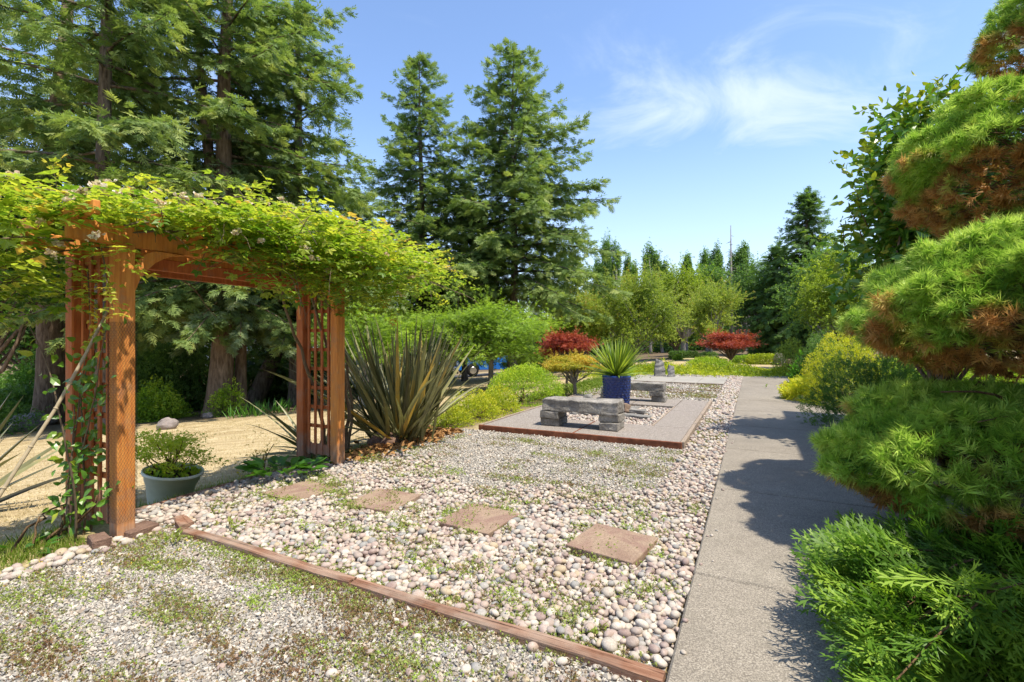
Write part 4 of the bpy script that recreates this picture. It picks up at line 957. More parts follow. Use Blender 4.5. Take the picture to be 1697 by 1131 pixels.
conifer('small blue grey spruce behind the pale lace-leaved tree', D(905, 34), 6.3, 2.6, 20, mat='fir_blue', tr=.12, z0=.05, nb=80, sp=.6, cat='spruce', name='spruce_tree')
conifer('small dark fir just right of the tall firs, behind the olive tree', D(950, 32), 7.3, 2.7, 22, tr=.12, z0=.05, nb=90, sp=.6)
# leaning dark trunk seen through the lattice
r = np.random.default_rng(31)
lt = thing('leaning_tree', D(412, 19), 'dark leaning tree trunk seen behind the right lattice of the arbor', 'tree')
b0 = D(412, 19); pts = limb_path(b0-np.array([0, 0, .3]), b0+np.array([1.75, .3, 3.4]), r, 9, .02, .03); V, Fl = tube(pts, np.linspace(.36, .2, 9), 10); MB().add(V, Fl).build('trunk', M['fir_bark'], lt, True)
mb = MB(); n = 1500; p = pts[-1]+r.normal(size=(n, 3))*[1.2, 1, .9]; scatter(mb, PR['spray'], p, frames(r.normal(size=(n, 3))*[1, 1, .5], r, (0, 0, 1), .7), r.uniform(.3, .5, n), r.uniform(.1, .7, n), r); mb.build('crown', M['fir'], lt)

# ---------------------------------------------------------------- broad-leaved trees
broad('dark green maple hanging into the picture at the left edge', D(-60, 13), 2.3, 2.4, 5.2, 2.7, 41, 'maple', 6500, .24, 44, .14, 'brown_bark', 'maple tree', 'maple_tree', 'cl6s', zf=1.2, flat=.7, bias=.05)
broad('pale lace-leaved tree with a flat spreading crown behind the green mound', D(812, 17.5), 2.5, 2.3, 1.75, 1.75, 42, 'lace', 13000, .15, 54, .10, 'grey_bark', 'tree', 'tree', 'lacefrond', zf=1.45, flat=.45, up=.7, crad=.30, shoots=160)
broad('second pale lace-leaved tree behind the flax', D(690, 19), 2.9, 2.4, 2.0, 1.2, 43, 'lace', 9000, .17, 34, .12, 'grey_bark', 'tree', 'tree', 'lacefrond', zf=1.4, flat=.42, up=.8, crad=.34)
broad('feathery green tree directly behind the right side of the arbor', D(600, 14), 1.5, 1.3, 1.6, 1.4, 44, 'lace', 6000, .13, 24, .07, 'grey_bark', 'tree', 'tree', 'lacefrond', flat=.6, up=.6, bias=-.12)
broad('olive green hornbeam with rusty tips behind the potted yucca', D(1045, 27), 2.5, 2.3, 2.85, 2.6, 45, 'olive', 12000, .15, 46, .10, 'grey_bark', 'tree', 'hornbeam_tree', 'cl5', zf=.9, crad=.26, up=.2, bias=-.02, shoots=240, shl=.2)
broad('brownish tipped hornbeam half behind the larger olive one', D(965, 29), 2.4, 2.1, 2.5, 2.2, 46, 'olive', 9000, .15, 34, .09, 'grey_bark', 'tree', 'hornbeam_tree', 'cl5', zf=.9, crad=.26, up=.2, bias=.12, shoots=200, shl=.2)
broad('thin pale hornbeam left of the mushroom-shaped red maple', D(1180, 31), 2.1, 1.8, 2.6, 2.3, 47, 'olive', 7000, .15, 34, .07, 'grey_bark', 'tree', 'hornbeam_tree', 'cl5', zf=1.1, crad=.22, up=.2, bias=0, shoots=200, shl=.2)
broad('bright yellow green maple above the olive hornbeams', D(1132, 37), 3.3, 2.6, 4.0, 2.9, 48, 'yellowgreen', 11000, .2, 40, .2, 'grey_bark', 'maple tree', 'maple_tree', 'cl5', zf=1.6)
broad('dark leafy tree in shade between the hornbeams', D(1120, 40), 3.8, 2.4, 2.6, 2.3, 49, 'maple', 9000, .24, 34, .2, 'brown_bark', 'tree', 'tree', 'cl5', zf=1.0, bias=-.15)
broad('green tree in the tree line left of the dead pole', D(1175, 46), 2.8, 2.4, 5.6, 3.1, 50, 'poplar', 7000, .25, 32, .2, 'grey_bark', 'tree', 'tree', 'cl5')
broad('olive tree in the tree line right of the dead pole', D(1268, 42), 3.2, 2.6, 4.6, 4.0, 51, 'poplar', 9000, .24, 38, .2, 'grey_bark', 'tree', 'tree', 'cl5', bias=-.05)
broad('drooping yellow tipped tree on the right, in front of the cedar', D(1402, 17), 1.75, 1.6, 2.75, 2.05, 52, 'yellowgreen', 8000, .14, 36, .1, 'grey_bark', 'tree', 'tree', 'cl5', hang=.5, up=.3, bias=.0)
broad('pale green tree rising behind the drooping one on the right', D(1372, 22), 1.9, 1.6, 3.5, 2.3, 53, 'poplar', 6500, .16, 30, .1, 'grey_bark', 'tree', 'tree', 'cl5', bias=.1)
for k, (px, top, Z, w, lb) in enumerate([(1012, 392, 60, 1.5, 'tallest poplar, leftmost in the row beyond the olive hornbeam'), (1043, 410, 62, 1.1, 'slim poplar second from the left in the far row'), (1079, 408, 61, 1.35, 'pointed poplar third from the left in the far row'), (1098, 428, 63, 1.2, 'low poplar fourth from the left in the far row'),
        (1138, 416, 62, .9, 'isolated narrow poplar above the yellow green maple'), (1172, 412, 60, 1.2, 'broad poplar above the thin hornbeam'), (1186, 407, 58, 1.0, 'poplar touching the broad one above the thin hornbeam'), (1222, 403, 57, 1.15, 'poplar just right of the dead pole'), (1236, 394, 56, 1.0, 'poplar second to the right of the dead pole'), (990, 430, 60, 1.1, 'low dark poplar at the left end of the far row')]):
    b = D(px, Z); hh = zpx(top, Z)-b[2]
    broad(lb, b, w*1.05, w*1.05, hh*.54, hh*.47, 60+k, 'poplar', 7500, .26, 44, .2, 'grey_bark', 'poplar', 'poplar', 'cl5', shoots=25, shl=.03, zf=hh*.15, crad=.24, shell=.85, up=.1, bias=.08+.05*(k % 3), group='poplars in the far row')
b = D(1316, 36); conifer('tall shaggy cedar at the right of the tree line', D(1338, 36), 12.3, 3.7, 71, mat='cedar', tr=.28, z0=.03, nb=210, asc=.15, drp=.75, sp=.62, pw=.62, cat='cedar', name='cedar_tree', hang=.6, dens=.8)
conifer('second dark cedar left of the tall shaggy one', D(1290, 39), 8.8, 3.2, 72, mat='cedar', tr=.22, z0=.03, nb=150, asc=.15, drp=.7, sp=.66, pw=.6, cat='cedar', name='cedar_tree', hang=.5, dens=.8)
# dead pole with stubs of branches
r = np.random.default_rng(5); b = D(1211, 48); hh = zpx(374, 48)-b[2]; dp = thing('dead_tree', b, 'bare dead pole of a tree poking above the tree line', 'dead tree')
mb = MB(); V, Fl = tube([b, b+[0.05, 0, hh*.5], b+[0, 0, hh]], [.2, .13, .03], 8); mb.add(V, Fl)
for k in range(34):
    z = r.uniform(hh*.45, hh*.95); a = r.random()*6.28; L = r.uniform(.2, .9)*(1.2-z/hh)*1.6; V, Fl = tube([b+[0, 0, z], b+[math.cos(a)*L*.6, math.sin(a)*L*.6, z-.05], b+[math.cos(a)*L, math.sin(a)*L, z-.3*L]], [.03, .02, .008], 4); mb.add(V, Fl)
mb.build('trunk', M['grey_bark'], dp, True)
# small far conifers showing as thin grey tips
conifer('thin far conifer tip between two poplars', D(1115, 75), 12.0, 1.5, 73, mat='fir_blue', tr=.15, z0=.1, nb=60, sp=.7, group=None)
conifer('thin far conifer left of the dead pole', D(1199, 70), 11.2, 2.0, 74, mat='fir_blue', tr=.15, z0=.1, nb=60, sp=.7)

# far wood that reads as one mass behind everything
r = np.random.default_rng(90); mb = MB()
for k in range(150):
    a = -1.0+2.0*(k+.5)/150; Z = r.uniform(62, 80); x = math.tan(a*.98)*Z*.78; hh = r.uniform(6.5, 9.5) if x < 2 else r.uniform(5.0, 7.6)
    g0 = np.array([x, Z, float(hz_(x, Z))]); n = 210; d = rand_dirs(r, n); d[:, 2] = np.abs(d[:, 2])
    scatter(mb, PR['cl5'], g0+d*(r.random((n, 1))**.4)*[2.6, 2.2, hh], frames(d+r.normal(size=(n, 3))*.6, r, (0, 0, 1), .4), r.uniform(.6, 1.1, n), np.clip(r.normal(.4, .2, n)+r.normal()*.12, 0, 1), r)
o = mb.build('distant_woods', M['dark_leaf']); o['kind'] = 'stuff'

# ---------------------------------------------------------------- understory beyond the lawn at the left
und = [(30, 20, 1.6, 1.3, 1.5, 'dark_leaf', .0, 'round dark shrub behind the white garden chairs'), (60, 22, 2.2, 1.5, 2.3, 'maple', .05, 'broad green shrub left of the thick fir trunk'), (145, 21, 1.8, 1.4, 2.2, 'maple', .1, 'green shrub right of the thick fir trunk'),
       (262, 15.2, 1.15, .9, 1.15, 'mound', -.18, 'low spreading green shrub behind the potted azalea'), (215, 19, 2.0, 1.5, 2.6, 'dark_leaf', .05, 'tall dark shrub behind the left arbor post'), (300, 19, 2.2, 1.5, 3.2, 'cedar', .0, 'dark cedar-like shrub filling the arbor opening'),
       (440, 22, 2.6, 1.5, 3.0, 'dark_leaf', .1, 'big dark shrub behind the forked fir'), (500, 24, 2.6, 1.6, 2.6, 'maple', .1, 'green shrub seen between lattice and lawn'), (560, 26, 2.8, 1.6, 3.0, 'dark_leaf', .0, 'dark shrub behind the flax at the lawn edge'), (640, 27, 2.6, 1.8, 2.4, 'maple', .1, 'green shrub behind the tip of the flax'),
       (700, 30, 1.9, 1.5, 1.8, 'dark_leaf', .1, 'shrub left of the parked pickup'), (905, 38, 2.2, 1.6, 2.4, 'dark_leaf', .0, 'dark shrub right of the parked pickup'), (-60, 14, 1.8, 1.4, 1.6, 'maple', .0, 'shrub at the far left edge of the lawn')]
for k, (px, Z, rx, ry, rz, mt, bi, lb) in enumerate(und):
    bush(lb, D(px, Z), rx, ry, rz, 100+k, mt, int(2600*max(1, rx*rz/2.6)), .20 if Z > 16 else .12, bump=.22, lobes=18, bias=bi+.14, up=.3, shellw=.35)
for k, (px, Z, lb) in enumerate([(1490, 13.5, 'low bright green shrub right of the golden privet, seen under the spruce pads'), (1600, 12.5, 'bright green shrub glimpsed beneath the clipped spruce'), (1690, 11.5, 'bright green shrub at the right edge beneath the clipped spruce'), (1560, 20, 'tall green hedge shrub far behind the clipped spruce'), (1455, 24, 'green hedge shrub behind the golden privet'), (1395, 27, 'leafy hedge shrub beyond the clipped round shrubs')]):
    bush(lb, D(px, Z), 1.5, 1.0, (.85, .8, .8, 1.6, 1.9, 2.0)[k], 115+k, 'mound' if k < 3 else 'maple', 2200, .10, bump=.2, lobes=18)
broad('tall dark evergreen filling the gap between arbor post and forked fir', D(250, 21), 3.2, 2.4, 3.9, 3.8, 120, 'maple', 8000, .26, 36, .2, 'brown_bark', 'tree', 'tree', 'cl5', bias=-.12)
broad('leafy tree behind the thick fir trunk at the far left', D(70, 24), 4.2, 2.6, 4.6, 4.4, 121, 'maple', 8500, .3, 36, .2, 'brown_bark', 'tree', 'tree', 'cl5', bias=-.05)
broad('leafy tree between the forked fir and the low blue green fir', D(480, 27), 4.0, 2.6, 4.4, 3.8, 122, 'dark_leaf', 8500, .3, 36, .2, 'brown_bark', 'tree', 'tree', 'cl5')
# low plants at the foot of the forked fir
bush('tuft of light green sprouts on the trunk foot of the forked fir', D(374, 15.0), .55, .4, 1.15, 130, 'mound', 700, .10, bump=.2, up=.3)
blades('blue green iris clump at the far edge of the dry lawn', G(418, 690), 60, (.3, .5), .03, 131, 'hosta', 'iris', 'iris_clump', 1.0, joined=True, rb_=.45)
blades('second iris clump further right behind the lattice', G(452, 684), 60, (.3, .5), .03, 132, 'hosta', 'iris', 'iris_clump', 1.0, joined=True, rb_=.5)

# ---------------------------------------------------------------- flax
blades('large bronze green flax clump right of the arbor', D(664, 6.65), 185, (1.2, 1.85), .055, 140, 'flax', 'flax', 'flax_plant', 1.05, k=7, drp=.35, rb_=.24, vert=.25, fold=.25)
blades('flax seen through the lattice of the right arbor side', P(4.75, -5.3, -.15), 34, (.9, 1.25), .05, 141, 'flax', 'flax', 'flax_plant', 2.2, k=7, drp=.5, rb_=.12, vert=.5)
blades('flax whose long leaf tips reach in from the left edge', D(-150, 4.5)+np.array([0, 0, -.1]), 20, (1.1, 1.5), .085, 142, 'flax', 'flax', 'flax_plant', 1.3, az=(.05, .3), k=8, drp=.25, rb_=.12)

# ---------------------------------------------------------------- shrubs round the patio
bush('bright green mounded shrub left of the stone bench', P(9.85, -4.55, .0), .90, .78, .84, 150, 'mound', 5200, .055, bump=.06, shellw=.16, lobes=40, bias=.04)
bush('golden shrub beside the bright green mound', P(8.25, -4.5, .0), .58, .5, .46, 151, 'lime', 2200, .05, bump=.2, bias=.05, spiky=.2)
bush('second golden shrub nearer the flax', P(7.35, -4.45, .0), .58, .45, .44, 152, 'lime', 2000, .05, bump=.22, bias=.1, spiky=.2)
bush('low golden shrub at the patio corner', P(6.55, -4.45, .0), .5, .38, .32, 153, 'lime', 1300, .045, bump=.25, bias=.0, spiky=.2)
broad('small red laceleaf maple behind the blue pot', D(940, 13.2), .78, .7, 1.20, .36, 154, 'red', 6500, .075, 26, .035, 'brown_bark', 'maple tree', 'maple_tree', 'lacefrond', zf=.85, flat=.7, up=.5, crad=.34)
broad('amber leaved barberry bonsai in front of the small red maple', D(952, 11.6), .86, .7, .78, .24, 155, 'amber', 5200, .06, 24, .045, 'grey_bark', 'barberry', 'barberry', 'cl5', zf=.5, flat=.8, up=.5, crad=.32)
broad('mushroom shaped red maple at the end of the path', D(1211, 24), 1.5, 1.3, 1.20, .55, 156, 'red', 9500, .10, 40, .075, 'brown_bark', 'maple tree', 'maple_tree', 'lacefrond', zf=.55, flat=.55, up=.6, crad=.3)
bush('dome of grassy green weeping shrub by the pickup', D(866, 28), 1.05, .95, 1.55, 157, 'dark_leaf', 2600, .16, bump=.05, bias=.25, proto='spray_lo', up=-.3)
bush('low green mound under the mushroom shaped maple', D(1176, 23.2), 1.25, .8, .55, 158, 'mound', 2600, .09, bump=.06, lobes=30)
bush('clipped hedge block right of the mushroom shaped maple', D(1268, 27), 1.2, .7, .70, 159, 'lime', 2600, .10, bump=.03, boxy=.7, bias=-.15)
bush('darker hedge block behind the mushroom shaped maple', D(1236, 28), .9, .6, .55, 160, 'mound', 1500, .11, bump=.03, boxy=.7, bias=-.15)
bush('dark clipped hedge at the foot of the far trees', D(1133, 36), 1.3, .6, .65, 161, 'dark_leaf', 1500, .15, bump=.04, boxy=.8)
bush('lone round shrub on the far dry lawn', D(1123, 32), .34, .3, .38, 162, 'mound', 600, .09, bump=.08, bias=-.2)
bush('pale green hedge stub beside the thin hornbeam', D(1173, 30), .7, .5, .72, 163, 'poplar', 900, .11, bump=.05, boxy=.6)
r = np.random.default_rng(165)
# ground cover in drifts
def drift(name, pts, mat, seed, n, lsz, hgt, proto='cl5', bias=0):
    r = np.random.default_rng(seed); mb = MB()
    for (s, t, a, b, f) in pts:
        k = int(n*f); q = r.normal(size=(k, 2))*[a, b]*.5; x = P(s, t)[0]+q[:, 0]*PD[0]+q[:, 1]*RD[0]; y = P(s, t)[1]+q[:, 0]*PD[1]+q[:, 1]*RD[1]
        hh = hgt*(.4+.6*np.exp(-(q[:, 0]/a)**2*2-(q[:, 1]/b)**2*2))*r.random(k)*(.7+.6*np.sin(x*3)*np.cos(y*2.3))
        p = np.stack([x, y, hz_(x, y)+np.maximum(0, hh)], -1); d = r.normal(size=(k, 3)); d[:, 2] = np.abs(d[:, 2])+.3
        scatter(mb, PR[proto], p, frames(d, r, (0, 0, 1), .4), lsz*r.uniform(.6, 1.3, k), np.clip(r.normal(.5+bias, .2, k)+.15*np.sin(x*2), 0, 1), r)
    o = mb.build(name, M[mat]); o['kind'] = 'stuff'; return o
drift('ground_cover', [(21.6, -2.5, 2.0, 3.6, 1.3), (21.3, -.6, 1.6, 3.0, 1.3), (21.6, 1.4, 1.4, 2.6, 1.2), (21.3, -4.6, 2.4, 2.0, .9), (22.4, -3.5, 2, 4, 1), (22.5, 2.5, 1.4, 2.6, .8), (19.6, -4.6, 1.6, 1.0, .5)], 'lime', 170, 1700, .13, .42, bias=-.08)
drift('ground_cover', [(23, 5.5, 5, 4, 1), (22, 9, 6, 4, 1), (17, 5.5, 5, 3, 1)], 'mound', 175, 1500, .16, .55)
drift('ground_cover', [(20.9, -3.0, .8, 3.0, 1), (20.8, .6, .7, 3.0, 1)], 'mound', 171, 900, .09, .3)
drift('ground_cover', [(12.6, -4.5, 2.2, .8, 1), (14.2, -4.6, 2.4, .8, 1), (16.5, -4.5, 2.4, .8, .9)], 'grass', 172, 2600, .07, .22, 'leaf', .1)
bush('leggy perennial with pale leaves beside the upright stones', P(18.3, -4.5, 0), .55, .5, .6, 173, 'mound', 500, .09, bump=.3, bias=.1)

# ---------------------------------------------------------------- right of the path
bush('round golden privet right of the path', D(1397, 10.2)+np.array([0, 0, .05]), .80, .75, 1.48, 180, 'lime', 5200, .055, bump=.07, bias=.12, shellw=.2, lobes=40)
bush('yellow fern-like spirea spilling onto the path', D(1337, 11.0), .50, .45, .40, 181, 'lime', 1100, .13, bump=.2, bias=.25, proto='pin3')
bush('green feathery shrub between the privet and the spruce', D(1452, 7.6), .95, .8, 1.12, 182, 'dark_leaf', 4200, .08, bump=.2, bias=.22, proto='pin3', spiky=.5)
bush('dark clipped round shrub beyond the golden privet', D(1363, 14.5), .68, .6, 1.66, 183, 'dark_leaf', 3200, .06, bump=.04, bias=.15, lobes=30)
bush('brownish clipped round shrub furthest along the path edge', D(1312, 18), .72, .6, 1.50, 184, 'olive', 2400, .07, bump=.05, bias=-.1)
bush('bright broad leaved plant at the bend of the path', D(1330, 14.8), .45, .42, .78, 185, 'hosta', 600, .13, bump=.3, bias=.25, proto='leaf')
bush('dusky low shrub at the edge of the path', D(1327, 13.3), .28, .28, .38, 186, 'dark_leaf', 900, .05, bump=.2)
bush('yellow green low plant behind the golden spirea', D(1350, 12.2), .5, .4, .5, 187, 'lime', 900, .11, bump=.3, proto='pin3', bias=-.1)
# hornbeam-leaved shrub tree, big leaves seen one by one
cam_t = broad('large glossy leaved shrub rising behind the clipped spruce', D(1560, 6.4), 1.38, 1.25, 2.45, 2.05, 190, 'glossy', 12500, .135, 44, .06, 'brown_bark', 'camellia', 'camellia', 'wide', zf=.5, crad=.33, up=.35, hang=.1, tvar=.22, bias=.16)
r = np.random.default_rng(191); mb = MB(); sm = MB(); cb = D(1560, 6.4)
for px, py, L in [(1500, 190, .38), (1513, 200, .3), (1480, 230, .3), (1552, 150, .5), (1575, 145, .45), (1590, 160, .4), (1605, 150, .4), (1450, 280, .3), (1420, 320, .25), (1405, 345, .22), (1435, 300, .25), (1530, 190, .35), (1465, 255, .3), (1400, 375, .2), (1540, 200, .3)]:
    Z = r.uniform(6.0, 6.6); top = np.array([(px-CX)/F*Z, Z, zpx(py, Z)]); a = top-np.array([r.uniform(-.22, .0), 0, L*1.7]); pts = limb_path(a, top, r, 6, 0, .05)
    V, Fl = tube(pts, np.linspace(.008, .003, 6), 5); mk('shoot', V, Fl, M['twig'], cam_t, True)
    for q in range(6):
        for _ in range(4):
            d = r.normal(size=3)*[1, 1, .3]+np.array([0, 0, .35]); scatter(mb, PR['wide'], pts[q:q+1], frames(d[None], r, (0, 0, 1), .4), [r.uniform(.08, .12)], [r.uniform(.7, 1)], r)
mb.build('shoot_leaves', M['glossy'], cam_t)

# ---------------------------------------------------------------- clipped spruce, cloud-pruned into pads
SPB = P(5.0, 2.3, 0)
r = np.random.default_rng(200)
spr = thing('clipped_spruce', SPB, 'cloud-pruned spruce right of the path, green pads with dead brown undersides', 'spruce')
def A(px, py, Z): return np.array([(px-CX)/F*Z, Z, zpx(py, Z)])
mb = MB(); tk = limb_path(SPB-[0, 0, .1], SPB+np.array([.05, 0, 4.2]), r, 14, 0, .03); V, Fl = tube(tk, np.linspace(.10, .03, 14), 10); mb.add(V, Fl)
PADS = [  # px, py, Z of the middle; radii x, y, z; tufts
 (1850, 40, 3.7, .84, .7, .56, 1500), (1795, 268, 3.6, 1.12, 1.0, .66, 3900), (1765, 522, 3.1, 1.14, 1.0, .55, 5200), (1705, 780, 2.95, 1.08, .95, .42, 4600), (1600, 692, 3.3, .62, .65, .18, 1300)]
tw = MB()
for k, (px, py, Z, rx, ry, rz, n) in enumerate(PADS):
    c = A(px, py, Z); n = int(n*1.3); d = rand_dirs(r, n); keep = d[:, 2] > -.8; d = d[keep]; n = len(d)
    Lb = rand_dirs(r, 80); lm = np.max(np.maximum(0, d@Lb.T)**60, 1); f = .86+.17*lm+r.normal(size=n)*.012
    ph = d*f[:, None]*np.array([rx, ry, rz])
    under = d[:, 2] < -.05
    # boughs bulge at the top, thin out underneath
    ph[:, 2] = np.where(d[:, 2] < 0, ph[:, 2]*.9, ph[:, 2]*1.05)
    pos = c+ph; out = unit(d*np.array([1, 1, .55])+np.array([0, 0, .10])+r.normal(size=(n, 3))*.38)
    dead = smooth(.16, -.22, d[:, 2]+r.normal(size=n)*.17+.25*np.sin(d[:, 0]*7+k)*np.cos(d[:, 1]*6))
    dead = np.where(r.random(n) < .035, 1, dead)
    q = r.random(n) < np.where(d[:, 2] < -.35, .55, 1.0)
    sz = np.where(dead > .5, .095, .10)*r.uniform(.7, 1.25, n)
    tin = np.clip(.50+.14*d[:, 2]+.34*(lm-.5)+r.normal(size=n)*.2, 0, 1)
    fo = MB(); scatter(fo, PR['tuft'], pos[q], frames(out[q], r), sz[q], tin[q]+0*q[q], r)
    # per-vertex 'dead' follows the same order as scatter
    g = np.concatenate(fo.v); rel = (g-c)/np.array([rx, ry, rz]); rel /= np.linalg.norm(rel, axis=1)[:, None]+1e-6
    nz_ = np.array([mnoise.noise(Vector((float(v[0]*4.5), float(v[1]*4.5), float(v[2]*6)))) for v in g[::3]]).repeat(3)[:len(g)]
    dv = smooth(.02, -.50, rel[:, 2]+nz_*1.0)
    fo.build('foliage_pad', M['spruce'], spr, extra={'dead': dv})
    # inner needle-bare twigs carrying the pad
    ctr_ = tk[np.argmin(np.abs(tk[:, 2]-(c[2]-rz*.5)))]
    for i in range(150 if k < 4 else 50):
        j = r.integers(n); V, Fl = tube(limb_path(ctr_+(c-ctr_)*.4*r.random(), c+ph[j]*r.uniform(.8, .97), r, 7, .05, .12), np.linspace(.011, .0025, 7), 4, False); tw.add(V, Fl)
for (a, b, w) in [((1697, 990, 3.0), (1590, 870, 2.75), .02), ((1720, 950, 3.1), (1640, 860, 2.7), .016), ((1730, 700, 3.1), (1560, 650, 2.7), .012), ((1720, 980, 3), (1540, 900, 2.8), .008), ((1720, 660, 3), (1620, 700, 2.6), .006)]:
    V, Fl = tube(limb_path(A(*a), A(*b), r, 8, .03, .06), np.linspace(w, w*.4, 8), 6); mb.add(V, Fl)
mb.build('trunk', M['twig'], spr, True); tw.build('twigs', M['twig'], spr, True)

# ---------------------------------------------------------------- thuja low in the right corner
r = np.random.default_rng(210); TB = A(1790, 1090, 2.5); TB[2] = 0
th = thing('arborvitae', TB, 'bright green arborvitae sprawling over the path in the bottom right corner', 'arborvitae')
mb = MB(); sm = MB(); pos, drs, sc, tn = [], [], [], []
for k in range(210):
    Z = r.uniform(2.15, 2.95); px = r.uniform(1375, 1740); py = r.uniform(885, 1150)
    if px < 1520 and r.random() < .85: Z = (H-r.uniform(.08, .36))*F/(py-CY)
    e = A(px, py, Z)
    edge = 885+max(0, (1440-px))*.55
    if py < edge: continue
    if px < 1400+max(0, (py-960))*.35-(Z-1.9)*20: continue
    e[2] = max(e[2], .05); rt = TB+np.array([r.normal()*.1, r.normal()*.1, .05]); pts = limb_path(rt, e, r, 10, .10*r.random(), .05)
    V, Fl = tube(pts, np.linspace(.010, .003, 10), 4, False); sm.add(V, Fl)
    d = unit(pts[-1]-pts[-4])
    for i in range(4, 10):
        for _ in range(4 if i > 5 else 2):
            dd = unit(d+r.normal(size=3)*.5+np.array([-.15, -.15, .15])); pos.append(pts[i]+r.normal(size=3)*.02); drs.append(dd); sc.append(r.uniform(.12, .24)); tn.append(np.clip(.22+.05*(i-4)+r.normal()*.13, 0, 1))
    pos.append(pts[-1]); drs.append(unit(d+[0, 0, .2])); sc.append(.2); tn.append(.8)
for k in range(110):       # low boughs that reach the bottom of the picture
    py = r.uniform(990, 1190); Z = min(r.uniform(1.75, 2.3), 1.36*F/(py-CY)); Z = max(Z, 1.12*F/(py-CY)) if r.random() < .6 else Z; px = r.uniform(1440+(py-1000)*.12, 1760); e = A(px, py, Z)
    rt = TB+np.array([r.normal()*.1, r.normal()*.1, .05]); pts = limb_path(rt, e, r, 8, .06, .05); V, Fl = tube(pts, np.linspace(.008, .003, 8), 4, False); sm.add(V, Fl); d = unit(pts[-1]-pts[-3])
    for i in range(3, 8):
        for _ in range(4): pos.append(pts[i]+r.normal(size=3)*.025); drs.append(unit(d+r.normal(size=3)*.5+np.array([-.15, -.2, .2]))); sc.append(r.uniform(.12, .22)); tn.append(np.clip(.45+.05*i+r.normal()*.13, 0, 1))
pos = np.array(pos); scatter(mb, PR['fern'], pos, frames(np.array(drs), r, (0, -.3, 1), .6), sc, tn, r)
sm.build('stem', M['twig'], th, True); mb.build('foliage', M['thuja'], th)

# ================================================================ THINGS
def rock_box(c, size, ax, mat, name, parent=None, jit=.012, bw=.012, seed=0, sub=5, **k):
    V = boxV(c, size, ax); V, Fl = bev(V, BOXF.tolist(), bw, 2, jit, sub, seed); return mk(name, V, Fl, mat, parent, False, **k)
# ---------------------------------------------------------------- stone benches
def bench(s0, tl, tr_, label, seed, topz=.46, th=.185, dep=.40):
    """slab on two stacks of two blocks; tl/tr = left and right ends"""
    zb = .077; s = s0+dep/2; t = thing('stone_bench', P(s, (tl+tr_)/2, zb), label, 'bench', 'stone benches on the patio'); ax = np.array([PD, RD, [0, 0, 1]])
    V = boxV(P(s, (tl+tr_)/2, topz-th/2+.03), (dep, tr_-tl, th), ax); V, Fl = bev(V, BOXF.tolist(), .02, 2, 0, 9, seed)
    for i, v in enumerate(V):           # riven front edge, worn top
        q = Vector(v); nn = mnoise.noise_vector(q*5+Vector((seed, 0, 0))); n2 = mnoise.noise_vector(q*16)
        V[i] = v+np.array(nn)*.022+np.array(n2)*.009
    mk('seat', V, Fl, M['bench'], t)
    hb = (topz+.03-th-zb)/2; r = np.random.default_rng(seed)
    for q0, q1, j in ((tl-.03, tl+.27, 0), (tr_-.29, tr_-.0, 1)):
        for k in range(2):
            o1, o2 = r.uniform(-.025, .025, 2); w = (q1-q0)*r.uniform(.96, 1.05)
            rock_box(P(s+o1, (q0+q1)/2+o2*.6+(0.0 if k else (-.02 if j == 0 else .02)), zb+hb*(k+.5)), (dep*.98, w, hb-.004), ax, M['bench'], 'block', t, .011, .014, seed+k+j*3, 4)
    return t
bench(6.88, -2.88, -1.72, 'rough grey stone bench nearest the camera, at the front of the patio', 5)
bench(10.45, -2.95, -1.66, 'rough grey stone bench at the back of the patio behind the blue pot', 9, topz=.44, th=.16, dep=.36)
# flat stones in the pebble opening
r = np.random.default_rng(300)
fs_l = ['long flat grey slate lying in the pebble opening right of the front bench', 'small flat slate just in front of the blue pot', 'flat slate step under the blue pot', 'chunky pale rock at the foot of the blue pot', 'dark flat slate behind the front bench seat']
for k, (s, t, a, b, h, rot, mt, z) in enumerate([(8.62, -2.0, .22, .80, .06, .25, 'slate', .0), (9.0, -2.05, .20, .6, .06, -.1, 'slate', .035), (9.5, -2.4, .62, .75, .06, .1, 'slate', 0), (8.95, -2.12, .12, .2, .13, .6, 'paver', .06), (8.5, -2.72, .22, .5, .07, -.2, 'slate', .0)]):
    ax = np.array([PD*math.cos(rot)+RD*math.sin(rot), RD*math.cos(rot)-PD*math.sin(rot), [0, 0, 1.]])
    o = rock_box(P(s, t, z+.012+h/2), (a, b, h), ax, M[mt], 'flat_stone', None, .03, .012, 30+k, 4, loc=P(s, t, 0)); tag(o, fs_l[k], 'stone')
# ---------------------------------------------------------------- blue pot with yucca
pc = P(9.5, -2.40, .075); pot = thing('plant_pot', pc, 'cobalt blue glazed pot with a scalloped basket pattern on the patio', 'plant pot')
prof = [(.0, 0), (.225, 0), (.235, .02), (.245, .2), (.262, .42), (.27, .56), (.282, .575), (.282, .605), (.262, .61), (.252, .58), (.25, .50), (.0, .50)]
V, Fl = lathe(prof, pc, 48); MB().add(V, Fl).build('body', M['blue'], pot, True)
